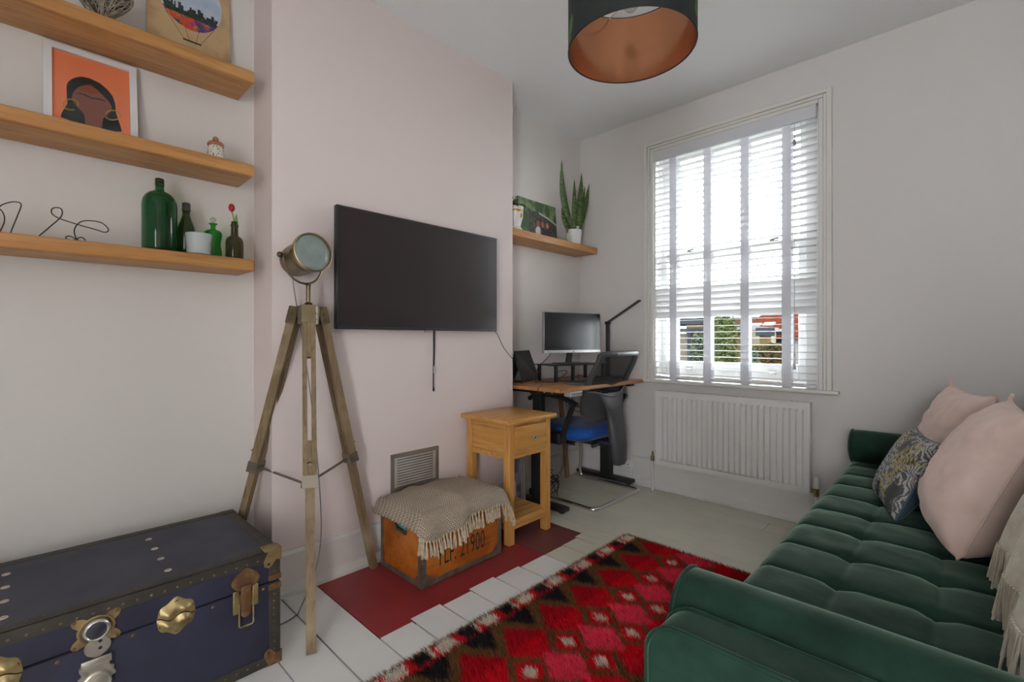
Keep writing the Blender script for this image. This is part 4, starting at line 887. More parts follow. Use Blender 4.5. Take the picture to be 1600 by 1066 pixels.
part('end_panel', panel_hole(KY0, KY0+th_), m_cw, cr_, smooth=False)
part('end_panel', MB().box(KX0, KX1, KY1-th_, KY1, 0.004, KZ), m_cw, cr_, smooth=False)
part('side_panel', MB().box(KX1-th_, KX1, KY0+th_, KY1-th_, 0.004, KZ), m_cw, cr_, smooth=False)
part('side_panel', MB().box(KX0, KX0+th_, KY0+th_, KY1-th_, 0.004, KZ), m_cw, cr_, smooth=False)
part('base_panel', MB().box(KX0, KX1, KY0, KY1, 0.003, 0.012), m_cw, cr_, smooth=False)
mb = MB(); ring = []
for k in range(32):
    a = 2*PI*k/32; cx_ = (hw-hh)*(1 if math.cos(a) > 0 else -1); ring.append(Vector((hy+cx_+(hh+0.003)*math.cos(a), KY0-0.001, hz+(hh+0.003)*math.sin(a))))
part('handle_rim', mb.tube(ring, 0.0048, 6, closed=True), m_ce, cr_)
e = 0.0025; w_ = 0.024
def edge(*a): part('steel_edging', MB().rbox(*a, 0.0012, 1), m_ce, cr_)
for xx, sx_ in ((KX0, -1), (KX1, 1)):
    for yy, sy_ in ((KY0, -1), (KY1, 1)):
        xa, xb_ = sorted((xx+sx_*e, xx-sx_*w_)); ya, yb_ = sorted((yy+sy_*e, yy-sy_*w_))
        edge(xa, xb_, min(yy, yy+sy_*e), max(yy, yy+sy_*e), 0.0, KZ+e); edge(min(xx, xx+sx_*e), max(xx, xx+sx_*e), ya, yb_, 0.0, KZ+e)
for zz in (0.0, KZ-w_):
    edge(KX1, KX1+e*0.9, KY0, KY1, zz, zz+w_+0.001); edge(KX0-e*0.9, KX0, KY0, KY1, zz, zz+w_+0.001); edge(KX0, KX1, KY0-e*0.9, KY0, zz, zz+w_+0.001); edge(KX0, KX1, KY1, KY1+e*0.9, zz, zz+w_+0.001)
for yy, sy_ in ((KY0, 1), (KY1, -1)):
    part('corner_plate', MB().prism([(yy-sy_*0.003, 0.0), (yy+sy_*0.055, 0.0), (yy+sy_*0.055, 0.026), (yy+sy_*0.028, 0.055), (yy-sy_*0.003, 0.055)], lambda p, q_, h: Vector((KX1+h, p, q_)), e*0.5, e+0.0012), m_ce, cr_, smooth=False)
part('corner_plate', MB().prism([(KX1+0.003, 0.0), (KX1-0.05, 0.0), (KX1-0.05, 0.026), (KX1-0.028, 0.05), (KX1+0.003, 0.05)], lambda p, q_, h: Vector((p, KY0+h, q_)), -e-0.0012, -e*0.5), m_ce, cr_, smooth=False)
mb = MB()
for k in range(14): mb.sphere((KX1+e, KY0+0.02+k*0.033, 0.012), 0.0028, 6); mb.sphere((KX0+0.02+k*0.021, KY0-e, 0.012), 0.0028, 6)
for k in range(9): mb.sphere((KX1+e, KY0+0.010, 0.05+k*0.028), 0.0028, 6); mb.sphere((KX1-0.010, KY0-e, 0.05+k*0.028), 0.0028, 6); mb.sphere((KX0+0.010, KY0-e, 0.05+k*0.028), 0.0028, 6)
part('edging_rivets', mb, m_ce, cr_, kind='stuff')
fc = bpy.data.curves.new('stencil', 'FONT'); fc.body = 'TLF. 21900'; fc.size = 0.1; fc.extrude = 0.0004; fc.space_character = 1.05
fo = bpy.data.objects.new('stencil', fc); COL.objects.link(fo); bpy.context.view_layer.update()
sm_ = bpy.data.meshes.new_from_object(fo.evaluated_get(bpy.context.evaluated_depsgraph_get())); bpy.data.objects.remove(fo)
xs = [v.co.x for v in sm_.vertices]; ys = [v.co.y for v in sm_.vertices]
ya = onx(683, 890, KX1).y; yb_ = onx(757, 860, KX1).y; z0_ = 0.066; z1_ = 0.148
mb = MB(); mb.add([Vector((KX1+0.0004+v.co.z*0.5+0.0003, ya+(v.co.x-min(xs))/(max(xs)-min(xs))*(yb_-ya), z0_+(v.co.y-min(ys))/(max(ys)-min(ys))*(z1_-z0_))) for v in sm_.vertices], [tuple(p.vertices) for p in sm_.polygons])
part('stencilled_number', mb, M('stencil_black_ink', (0.022, 0.016, 0.012), 0.6), cr_, smooth=False, label='black stencilled lettering')
solo('blue_box', MB().rbox(KX0+0.05, KX0+0.20, KY0+0.03, KY0+0.10, 0.012, 0.222, 0.004, 1), M('turquoise_card', (0.16, 0.42, 0.46), 0.6), 'turquoise and white packet inside the crate behind the hand hole', 'box')
solo('white_packet', MB().rbox(KX0+0.05, KX0+0.16, KY0+0.105, KY0+0.14, 0.012, 0.240, 0.004, 1), M('white_card', (0.7, 0.7, 0.68), 0.6), 'white card packet standing inside the crate', 'box')

# woven throw
th = thing('woven_throw', 'beige herringbone throw with cream tassels draped over the crate', 'blanket', ((KX0+KX1)/2, (KY0+KY1)/2, KZ))
m_thr, nt, bb = new_mat('herringbone_weave')
tc = coords(nt, (1, 1, 1)); sp3 = N(nt, 'ShaderNodeSeparateXYZ'); L(nt, tc, sp3.inputs[0])
def math_(op, a, b_=None):
    n = N(nt, 'ShaderNodeMath', operation=op)
    for i, x in enumerate((a, b_)):
        if x is None: continue
        if hasattr(x, 'links'): L(nt, x, n.inputs[i])
        else: n.inputs[i].default_value = x
    return n.outputs[0]
xz = math_('ADD', sp3.outputs[0], math_('MULTIPLY', sp3.outputs[2], -1.0))
zig = math_('PINGPONG', math_('MULTIPLY', xz, 80.0), 1.0)
wv = math_('SINE', math_('MULTIPLY', math_('ADD', math_('MULTIPLY', sp3.outputs[1], 90.0), zig), 2*PI))
nn = N(nt, 'ShaderNodeTexNoise', Scale=160.0, Detail=3.0); L(nt, tc, nn.inputs['Vector'])
hgt = math_('ADD', math_('MULTIPLY', wv, 0.5), nn.outputs[0])
L(nt, mixc(nt, ramp(nt, hgt, 0.1, 0.95), srgb(140, 123, 105), srgb(200, 186, 168)), bb.inputs['Base Color']); bb.inputs['Roughness'].default_value = 0.95
bumpit(nt, bb, hgt, 0.8, 0.003)
LX, LY0, LY1 = 0.0, 0, 0
top = KZ+0.010; U0, U1 = -0.075, (KY1-KY0)+0.105; V1 = (KX1-KX0)+0.088
hem = []
def drape(a, b_):
    s_ = U0+(U1-U0)*a; v_ = -0.005+b_*(V1+0.005+0.025*math.sin(a*7))
    Wd, Dp = KY1-KY0, KX1-KX0; z_ = top
    oy0 = max(0, -s_); oy1 = max(0, s_-Wd); ox = max(0, v_-Dp)
    fold = lambda o: o*0.30+0.012*(1-math.exp(-o/0.02)); fall = lambda o: max(0.0, o-0.008)*0.93
    y_ = KY0+min(max(s_, 0), Wd)-fold(oy0)+fold(oy1)*0.9; x_ = KX0+min(v_, Dp)+fold(ox)
    if oy0 > 0 and ox > 0: z_ -= max(fall(oy0), fall(ox))+0.15*min(oy0, ox)
    else: z_ -= fall(oy0)+fall(oy1)+fall(ox)
    if oy1 > 0 and ox > 0: z_ += min(fall(oy1), fall(ox))*0.8
    r0 = 0.012*math.exp(-(min(abs(s_), abs(s_-Wd), abs(v_-Dp))/0.025)**2) if ox == 0 and oy0 == 0 and oy1 == 0 else 0
    k_ = 1.0 if (ox == 0 and oy0 == 0 and oy1 == 0) else 0.4
    z_ += (0.020*max(0, nz(s_*6+1.5, v_*6, 2.0))+0.012*math.exp(-((s_-0.16-0.2*v_)/0.04)**2)+0.016*sm(0.0, 0.12, v_)*math.exp(-((v_-0.2)/0.12)**2)-r0)*k_
    if ox > 0: x_ += 0.012*ox/0.1*math.sin(s_*38+1.2)+0.004*nz(s_*20, v_*20, 4)
    if oy1 > 0: y_ += 0.006*math.sin(v_*30)
    return Vector((max(x_, XB+0.035) if v_ < 0.02 else x_, y_, z_))
mb = MB(); NU, NV = 64, 44
mb.grid(NU, NV, drape)
cl = part('cloth', mb, m_thr, th, ang=80)
sd = cl.modifiers.new('thickness', 'SOLIDIFY'); sd.thickness = 0.006; sd.offset = 1.0
m_tas = M('cream_tassel_yarn', srgb(208, 190, 164), 0.95, col2=srgb(180, 160, 132), ns=60)
r_ = random.Random(4)
for k in range(38):
    a = 0.01+0.98*k/37; p = drape(a, 1.0); Lk = 0.064+r_.uniform(-0.008, 0.012)
    s_ = U0+(U1-U0)*a; mb = MB(); out = Vector((0.010, (-0.006 if s_ < 0 else 0.004 if s_ > KY1-KY0 else 0)+r_.uniform(-0.006, 0.006), 0))
    Lk = min(Lk, max(0.02, p.z-0.012))
    mb.tube([p+Vector((0.003, 0, 0.004)), p+Vector((0.004, 0, -0.006))], 0.0058, 7)
    for j in range(7):
        dd = Vector((r_.uniform(-0.004, 0.005), r_.uniform(-0.006, 0.006), 0))
        mb.tube([p+Vector((0.004, 0, -0.004)), p+Vector((0.005, 0, -Lk*0.5))+dd*0.8+out*0.5, p+Vector((0.004, 0, -Lk*r_.uniform(0.9, 1.0)))+dd*1.2+out], 0.0030, 5, r2=0.0020)
    part('tassel', mb, m_tas, th)
# ================================================================== oak side table
m_st = wood('honey_oak', srgb(218, 164, 90), srgb(196, 136, 66), 2, 0.4, 18)
m_stx = wood('honey_oak_side', srgb(218, 164, 90), srgb(196, 136, 66), 0, 0.4, 18)
m_sth = wood('honey_oak_top', srgb(218, 164, 90), srgb(196, 136, 66), 1, 0.38, 18)
sx0, sx1, sy0, sy1, sz = -1.985, -1.655, 1.700, 2.030, 0.640
st = thing('side_table', 'honey oak side table with one drawer and a low shelf', 'table', ((sx0+sx1)/2, (sy0+sy1)/2, 0))
part('table_top', MB().rbox(sx0-0.022, sx1+0.026, sy0-0.026, sy1+0.026, sz-0.022, sz, 0.006, 2), m_sth, st)
lw = 0.042
for xx in (sx0, sx1-lw):
    for yy in (sy0, sy1-lw): part('leg', MB().rbox(xx, xx+lw, yy, yy+lw, 0, sz-0.022, 0.003, 1), m_st, st)
zb_ = 0.440
for yy in (sy0+0.008, sy1-0.020):
    part('side_panel', MB().rbox(sx0+lw, sx1-lw, yy, yy+0.012, zb_, sz-0.022, 0.001, 1), m_stx, st)
part('back_panel', MB().rbox(sx0+0.008, sx0+0.020, sy0+lw, sy1-lw, zb_, sz-0.022, 0.001, 1), m_sth, st)
part('apron_rail', MB().rbox(sx0+lw, sx1-lw, sy0+0.002, sy0+0.02, zb_-0.004, zb_+0.024, 0.001, 1), m_sth, st)
part('front_rail', MB().rbox(sx1-0.030, sx1-0.004, sy0+lw, sy1-lw, zb_-0.004, zb_+0.016, 0.001, 1), m_sth, st)
part('front_rail', MB().rbox(sx1-0.030, sx1-0.004, sy0+lw, sy1-lw, sz-0.038, sz-0.022, 0.001, 1), m_sth, st)
part('drawer_well', MB().box(sx0+0.03, sx1-0.02, sy0+0.03, sy1-0.03, zb_+0.004, zb_+0.012), m_sth, st, smooth=False)
dr = part('drawer_front', MB().rbox(sx1-0.022, sx1+0.008, sy0+lw+0.003, sy1-lw-0.003, zb_+0.018, sz-0.040, 0.004, 2), m_sth, st)
kc = Vector((sx1+0.008, (sy0+sy1)/2, (zb_+sz)/2-0.010))
part('knob', MB().lathe([(0.006, 0), (0.005, 0.008), (0.010, 0.014), (0.0135, 0.020), (0.011, 0.026), (0.003, 0.028)], (0, 0, 0), 16, Matrix.Translation(kc) @ Matrix.Rotation(PI/2, 4, 'Y')), m_chrome, dr)
zs_ = 0.105
part('low_shelf', MB().rbox(sx0+0.01, sx1-0.012, sy0+0.012, sy1-0.012, zs_, zs_+0.014, 0.002, 1), m_sth, st)
for yy in (sy0+0.004, sy1-0.024): part('shelf_rail', MB().rbox(sx0+lw, sx1-lw, yy, yy+0.020, zs_-0.030, zs_, 0.002, 1), m_sth, st)
for xx in (sx0+0.004, sx1-0.024): part('shelf_rail', MB().rbox(xx, xx+0.020, sy0+lw, sy1-lw, zs_-0.030, zs_+0.012, 0.002, 1), m_sth, st)

# ================================================================== standing desk
DZ1, DZ0, dx0, dx1, dy0, dy1 = 0.763, 0.741, -2.205, -1.648, 2.118, 3.080
m_dw = wood('rustic_desk_top', srgb(190, 138, 88), srgb(154, 102, 58), 1, 0.4, 16, knots=True)
m_bm = M('black_powder_coat', (0.016, 0.016, 0.017), 0.45)
dk = thing('standing_desk', 'black framed standing desk with a rustic wood top in the far alcove', 'desk', (-1.93, 2.6, 0))
part('desk_top', MB().rbox(dx0, dx1, dy0, dy1, DZ0, DZ1, 0.003, 2), m_dw, dk)
for yy in (2.255, 3.035):
    ft = part('foot', MB().rbox(-2.19, -1.715, yy-0.035, yy+0.035, 0.012, 0.040, 0.008, 2), m_bm, dk)
    for xx in (-2.16, -1.75): part('glide', MB().lathe([(0.017, 0), (0.019, 0.005), (0.015, 0.014)], (xx, yy, 0), 14), m_bm, ft)
    cl_ = part('lifting_column', MB().rbox(-1.975, -1.895, yy-0.030, yy+0.030, 0.035, 0.45, 0.003, 1), m_bm, dk)
    part('inner_column', MB().rbox(-1.968, -1.902, yy-0.024, yy+0.024, 0.40, 0.71, 0.003, 1), m_bm, dk)
    part('top_bracket', MB().rbox(-2.16, -1.72, yy-0.030, yy+0.030, 0.712, DZ0, 0.003, 1), m_bm, dk)
for xx in (-1.99, -1.86): part('cross_beam', MB().rbox(xx-0.016, xx+0.016, 2.25, 3.03, 0.700, 0.735, 0.002, 1), m_bm, dk)
for xx in (-1.86, -1.80): part('bolt', MB().disc((xx, 2.224, 0.725), 0.006, (0, -1, 0), 0.004, 10), m_chrome, dk)
hp_ = onx(899, 613, -1.66)
hs_ = part('height_control', MB().rbox(-1.70, -1.650, hp_.y-0.060, hp_.y+0.060, 0.712, 0.7405, 0.004, 2, ), M('silver_control_panel', (0.42, 0.43, 0.45), 0.35), dk)
for k in range(5): part('button', MB().rbox(-1.651, -1.648, hp_.y-0.048+k*0.022, hp_.y-0.034+k*0.022, 0.721, 0.732, 0.001, 1), M('control_button', (0.12, 0.13, 0.14), 0.4), hs_)

# ---- monitor on its riser
m_plast = M('black_plastic', (0.018, 0.018, 0.02), 0.4)
ml, mr = Vector((-2.035, 2.425)), Vector((-1.905, 2.905))
mc = (ml+mr)/2; md = (mr-ml); mw = md.length; ang = math.atan2(md.y, md.x)
mo = thing('computer_monitor', 'silver edged computer monitor standing on the black riser', 'monitor', (mc.x, mc.y, 0.878), ang)
zb0, zb1 = 0.955, 1.236
# local frame: x along the width, -y towards the viewer
def loc(mb): return mb
part('casing', MB().rbox(-mw/2, mw/2, 0.0, 0.022, zb0-0.878, zb1-0.878, 0.003, 1), M('monitor_silver', (0.42, 0.42, 0.43), 0.35, 0.5), mo, local=True)
part('screen', MB().box(-mw/2+0.005, mw/2-0.005, -0.0012, 0.001, zb0+0.020-0.878, zb1-0.005-0.878), M('monitor_screen', (0.012, 0.013, 0.015), 0.17), mo, smooth=False, local=True)
ch = part('chin', MB().rbox(-mw/2, mw/2, -0.003, 0.010, zb0-0.878, zb0+0.018-0.878, 0.0015, 1), M('chin_silver', (0.62, 0.62, 0.63), 0.3, 0.4), mo, local=True)
part('logo', MB().disc((0.0, -0.0028, zb0+0.009-0.878), 0.0052, (0, -1, 0), 0.0008, 16), M('logo_dark', (0.10, 0.10, 0.11), 0.4), ch, local=True)
part('stand_neck', MB().beam((0, 0.055, 0.008), (0, 0.022, 0.16), 0.045, 0.012, (0, 1, 0)), m_plast, mo, local=True)
part('stand_base', MB().rbox(-0.105, 0.105, -0.055, 0.110, 0.0005, 0.0075, 0.003, 1), M('stand_base_grey', (0.10, 0.10, 0.105), 0.3, 0.5), mo, local=True)
rc = mc+Vector((-0.002, 0.000))
ri = thing('monitor_riser', 'black metal monitor riser with short legs on the desk', 'stand', (rc.x, rc.y, DZ1), ang)
part('riser_top', MB().rbox(-0.235, 0.235, -0.095, 0.135, 0.1085, 0.1148, 0.002, 1), m_bm, ri, local=True)
for xx in (-0.205, 0.205):
    for yy in (-0.08, 0.115): part('leg', MB().rbox(xx-0.010, xx+0.010, yy-0.010, yy+0.010, 0, 0.109, 0.002, 1), m_bm, ri, local=True)
part('leg', MB().rbox(-0.01, 0.01, -0.01, 0.01, 0, 0.109, 0.002, 1), m_bm, ri, local=True)
# ---- keyboard
ka, kb_ = onz(868, 597, DZ1+0.02), onz(951, 592, DZ1+0.02)
kc = Vector((-1.765, 2.595, DZ1)); kang = PI/2-0.04
ky = thing('keyboard', 'slim grey and black computer keyboard on the desk', 'keyboard', kc, kang)
part('keyboard_body', MB().rbox(-0.215, 0.215, -0.065, 0.065, 0.0, 0.014, 0.004, 2), M('keyboard_grey', (0.16, 0.165, 0.17), 0.35, 0.3), ky, local=True)
kme = mesh_of('key', MB().rbox(-0.0085, 0.0085, -0.008, 0.008, 0, 0.005, 0.0015, 1)); kme.materials.append(M('key_black', (0.03, 0.031, 0.034), 0.5))
for i in range(21):
    for j in range(6):
        if i in (15,) and j > 1: continue
        o = bpy.data.objects.new('key', kme); COL.objects.link(o); o.parent = ky; o.location = (-0.201+i*0.0201, -0.050+j*0.0195, 0.0138)
# ---- leaning tablet case
tb = thing('tablet_case', 'black folded tablet case standing open at the chimney end of the desk', 'tablet', (-1.93, 2.235, DZ1))
cA, cB, cC, cD = onz(811, 598.5, DZ1+0.004), onz(842, 590, DZ1+0.004), None, None
cA = Vector((-1.790, 2.150, DZ1+0.001)); cB = Vector((-1.86, 2.36, DZ1+0.001)); 
cA = onz(815.5, 598.5, DZ1+0.001); cB = onz(840.5, 591.5, DZ1+0.001)
def plate(name, p0, p1, p2, p3, t_, m, par):
    n_ = (p1-p0).cross(p3-p0).normalized()*t_; mb = MB(); mb.add([p0, p1, p2, p3, p0+n_, p1+n_, p2+n_, p3+n_], [(0, 1, 2, 3), (7, 6, 5, 4), (0, 4, 5, 1), (1, 5, 6, 2), (2, 6, 7, 3), (3, 7, 4, 0)]); return part(name, mb, m, par, smooth=False)
lean = Vector((-0.055, -0.02, 0.205)); lean2 = Vector((-0.030, -0.03, 0.205))
m_tab = M('tablet_black', (0.020, 0.021, 0.023), 0.3)
plate('tablet_cover', cA, cB, cB+lean2, cA+lean, 0.010, m_tab, tb)
plate('tablet_flap', cA+Vector((-0.115, -0.005, 0)), cB+Vector((-0.115, -0.005, 0)), cB+lean2*0.93+Vector((-0.004, 0, 0)), cA+lean*0.93+Vector((-0.004, 0, 0)), 0.006, m_tab, tb)
plate('tablet_base', cA+Vector((-0.12, -0.005, 0.0002)), cB+Vector((-0.12, -0.005, 0.0002)), cB+Vector((0, 0, 0.0002)), cA+Vector((0, 0, 0.0002)), 0.004, m_tab, tb)
# ---- desk lamp
lp_ = ony(949.5, 588, 2.955); lx = lp_.x
dl = thing('desk_lamp', 'thin black folding led desk lamp at the back corner of the desk', 'lamp', (lx, 2.955, DZ1))
part('lamp_base', MB().rbox(lx-0.085, lx+0.085, 2.905, 3.065, DZ1, DZ1+0.016, 0.006, 2), m_plast, dl)
pz = ony(949.5, 506, 2.955).z
part('lamp_post', MB().rbox(lx-0.013, lx+0.013, 2.945, 2.965, DZ1+0.012, pz, 0.004, 2), m_plast, dl)
part('lamp_hinge', MB().cyl((lx-0.018, 2.955, pz+0.006), (lx+0.018, 2.955, pz+0.006), 0.012, 14), m_plast, dl)
tip = ony(1000, 469.5, 2.955)
part('lamp_arm', MB().beam(Vector((lx, 2.955, pz+0.008)), tip, 0.030, 0.009), m_plast, dl)
# ---- loose cables
def cable(label, pts, r=0.0022): return solo('cable', MB().tube(spline(pts, 8), r, 6), m_cab, label, 'cable')
cable('black cable from the tablet case up to the monitor', [(-1.98, 2.28, DZ1+0.004), onx(840, 575, -2.03), onx(852, 563, -2.05), onx(860, 553, -2.05), (-2.05, 2.53, 1.02)])
cable('coil of thin black cable on the desk under the riser', [(-2.06, 2.60, DZ1+0.003), (-1.98, 2.60, DZ1+0.05), (-1.955, 2.55, DZ1+0.075), (-1.985, 2.50, DZ1+0.06), (-1.99, 2.52, DZ1+0.01), (-1.94, 2.60, DZ1+0.004), (-1.93, 2.68, DZ1+0.004), (-2.0, 2.76, DZ1+0.03), (-1.93, 2.83, DZ1+0.003)])
cable('thin black cable lying between the riser and the keyboard', [(-2.10, 2.44, DZ1+0.003), (-2.02, 2.40, DZ1+0.003), (-1.95, 2.42, DZ1+0.003), (-1.93, 2.50, DZ1+0.003), (-1.88, 2.56, DZ1+0.003)])
cable('thin black cable draped over the desk edge by the chimney', [(-1.90, 2.25, DZ1+0.004), (-1.84, 2.17, DZ1+0.006), (-1.82, 2.114, DZ1-0.004), (-1.815, 2.108, DZ1-0.05), (-1.85, 2.12, 0.68)], 0.0018)
for k, pts in enumerate([[(-1.84, 2.45, 0.69), (-1.80, 2.48, 0.62), (-1.83, 2.56, 0.60), (-1.80, 2.62, 0.66), (-1.72, 2.63, 0.715)], [(-1.86, 2.42, 0.69), (-1.82, 2.46, 0.60), (-1.82, 2.58, 0.57), (-1.80, 2.64, 0.62), (-1.86, 2.70, 0.69)]]):
    cable(['black cable looping under the desk top behind the arm rest', 'lower black cable loop hanging under the desk top'][k], pts)
pb = onz(872, 745, 0.02)
for k, a in enumerate((0.0, 0.03)):
    cb_ = cable('black cable dropping from the desk to the power strip', [(-1.93, 2.52+a, 0.69), (-1.94, 2.56+a*0.5, 0.5), (-1.96, 2.55+a, 0.3), (-1.975, 2.53+a*0.6, 0.16), (-2.01, 2.47+a*2, 0.09), (-2.04, 2.42+a, 0.05)]); cb_['group'] = 'cables dropping to the power strip'
r_ = random.Random(2)
tang = MB()
for k in range(4):
    c_ = Vector((-2.02, 2.44, 0.06)); pts = []
    for j in range(9): a = j*0.9+k; pts.append(c_+Vector((0.08*math.cos(a)*r_.uniform(0.5, 1.1), 0.10*math.sin(a)*r_.uniform(0.5, 1.1), r_.uniform(-0.05, 0.10))))
    tang.tube(spline(pts, 6), 0.0026, 5)
solo('cable_tangle', tang, m_cab, 'tangle of black cables on the floor under the desk', 'cable', kind='stuff')
ps = thing('power_strip', 'black power strip brick lying under the desk among cables', 'power strip', (-2.02, 2.42, 0))
part('brick', MB().rbox(-2.10, -1.97, 2.345, 2.41, 0.0, 0.055, 0.006, 2), m_plast, ps)
part('adapter', MB().rbox(-2.05, -1.99, 2.36, 2.40, 0.054, 0.085, 0.005, 2), m_plast, ps)
# ---- stick, books, socket
wp = onx(874, 652, XL+0.02); wq = onx(883.5, 733, XL+0.05)
solo('wooden_pole', MB().beam((XL+0.018, wp.y, 0.72), (XL+0.055, wq.y+0.02, 0.0), 0.035, 0.020, (1, 0, 0)), wood('pale_pine_pole', srgb(172, 136, 96), srgb(140, 104, 66), 2, 0.55), 'plain wooden board leaning on the wall under the desk', 'pole')
for k, (yy, hh_, cc, lb) in enumerate([(2.150, 0.30, (0.25, 0.25, 0.36), 'tall lilac folder standing behind the side table'), (2.166, 0.27, (0.10, 0.24, 0.05), 'green covered magazine standing behind the side table'), (2.180, 0.285, (0.30, 0.32, 0.30), 'pale grey magazine standing behind the side table')]):
    bk_ = thing('magazine', lb, 'book', (-2.08, yy, 0), group='magazines standing by the chimney side')
    part('cover', MB().rbox(-2.19, -1.985, yy-0.006, yy+0.006, 0, hh_, 0.001, 1), M('magazine_cover_%d' % k, cc, 0.45, col2=tuple(min(1, x*1.9+0.03) for x in cc), ns=14, p=(0.48, 0.55)), bk_)
    part('pages', MB().box(-2.188, -1.983, yy-0.0045, yy+0.0045, 0.003, hh_+0.0005), M('magazine_paper', (0.6, 0.58, 0.54), 0.8), bk_, smooth=False)
so = ony(975, 727, YW-0.022)
sk_ = thing('wall_socket', 'white double wall socket on the skirting behind the office chair', 'socket', (so.x, YW-0.018, so.z-0.04))
part('faceplate', MB().rbox(so.x-0.074, so.x+0.074, YW-0.028, YW-0.016, so.z-0.043, so.z+0.043, 0.003, 2), M('socket_white', (0.72, 0.71, 0.69), 0.35), sk_)
for s_ in (-0.035, 0.035):
    part('socket_holes', MB().box(so.x+s_-0.003, so.x+s_+0.003, YW-0.0286, YW-0.027, so.z+0.008, so.z+0.018).box(so.x+s_-0.014, so.x+s_-0.007, YW-0.0286, YW-0.027, so.z-0.014, so.z-0.010).box(so.x+s_+0.007, so.x+s_+0.014, YW-0.0286, YW-0.027, so.z-0.014, so.z-0.010), m_dark, sk_, kind='stuff', smooth=False)

# ================================================================== office chair
oc = thing('office_chair', 'black mesh back cantilever office chair with a blue seat', 'chair', (-1.85, 2.66, 0))
CYc = 2.655
m_blue = M('blue_seat_fabric', (0.005, 0.085, 0.40), 0.8, col2=(0.004, 0.06, 0.28), ns=60, bump=(500, 0.2, 0.0005), sheen=0.3)
m_gp = M('charcoal_plastic', (0.060, 0.061, 0.065), 0.42)
m_gp2 = M('grey_plastic_trim', (0.18, 0.18, 0.19), 0.32)
def rrect(x0, x1, y0, y1, r, n=8):
    o_ = []
    for cx_, cy_, a0 in ((x1-r, y1-r, 0), (x0+r, y1-r, PI/2), (x0+r, y0+r, PI), (x1-r, y0+r, 3*PI/2)):
        for k in range(n+1): a = a0+PI/2*k/n; o_.append((cx_+r*math.cos(a), cy_+r*math.sin(a)))
    return o_
def loft(levels):                                        # stacked outlines -> closed body
    mb = MB(); k = len(levels[0][0]); vs = [Vector((p, q_, z_)) for pts, z_ in levels for p, q_ in pts]; fs = []
    for i in range(len(levels)-1):
        for j in range(k): fs.append((i*k+j, i*k+(j+1) % k, (i+1)*k+(j+1) % k, (i+1)*k+j))
    fs += [tuple(range(k-1, -1, -1)), tuple((len(levels)-1)*k+j for j in range(k))]; return mb.add(vs, fs)
R_ = lambda i: rrect(-2.165+i, -1.700-i, 2.415+i, 2.895-i, 0.11-i*0.5)
part('seat', loft([(R_(0.02), 0.402), (R_(0.004), 0.412), (R_(0.0), 0.435), (R_(0.006), 0.462), (R_(0.024), 0.476), (R_(0.07), 0.483), (R_(0.10), 0.484)]), m_blue, oc, ang=60)
part('seat_pan', loft([(R_(0.05), 0.385), (R_(0.02), 0.392), (R_(0.02), 0.403)]), m_plast, oc)
def bkp(t_, y_, off=0.0):                                # back surface: t 0 at z .56, 1 at z .965
    z_ = 0.555+0.410*t_; x_ = -1.700+0.150*t_-0.035*math.sin(PI*min(1, t_*1.2))*0.6; hw_ = 0.5
    c_ = 0.045*((y_-CYc)/0.22)**2
    return Vector((x_-c_+off, y_, z_))
def half(t_): return 0.208+0.012*math.sin(PI*t_)-0.035*max(0, 0.10-t_)/0.10
# outer frame tube around the back
fr_ = []
for k in range(13): t_ = 0.06+0.90*k/12; fr_.append(bkp(t_, CYc-half(t_)))
for k in range(1, 9): fr_.append(bkp(0.985, CYc-half(1)*0.92+2*half(1)*0.92*k/9, 0.002))
for k in range(13): t_ = 0.96-0.90*k/12; fr_.append(bkp(t_, CYc+half(t_)))
for k in range(1, 9): t_ = 0.02; fr_.append(bkp(t_, CYc+half(0.06)*(1-2*k/9)))
part('back_frame', MB().tube(spline(fr_, 4, True), 0.0185, 12, closed=True), m_gp, oc)
m_mesh = cloth_mix('black_chair_mesh', (0.045, 0.044, 0.044), 0.15, through=0.15)
mb = MB(); mb.grid(18, 14, lambda a, b_: bkp(0.36+0.60*b_, CYc+(a*2-1)*(half(0.36+0.6*b_)-0.004)))
part('mesh_panel', mb, m_mesh, oc)
part('top_grip', MB().tube([bkp(0.99, CYc-0.11+0.30*k/8, 0.008)+Vector((0, 0, -0.004)) for k in range(9)], 0.015, 8), m_gp2, oc)
mb = MB()
def shell(a, b_, off):
    y_ = CYc+(a*2-1)*(half(0.3)-0.004)*(1.0 if b_ > 0.4 else 0.86+0.35*b_)
    top_ = 0.40-0.10*math.cos((a-0.5)*PI)**2*0.9; t_ = -0.04-0.05*abs(a*2-1)+(top_+0.04+0.05*abs(a*2-1))*b_
    return bkp(t_, y_, off+0.022*math.cos((a-0.5)*PI))
mb.grid(18, 8, lambda a, b_: shell(a, b_, 0.012)); mb.grid(18, 8, lambda a, b_: shell(a, b_, 0.0))
part('lumbar_shell', mb, m_gp, oc)
tx = [shell(k/20, 1.0, 0.009) for k in range(21)]
part('shell_rim', MB().tube(tx, 0.0045, 8), m_gp2, oc)
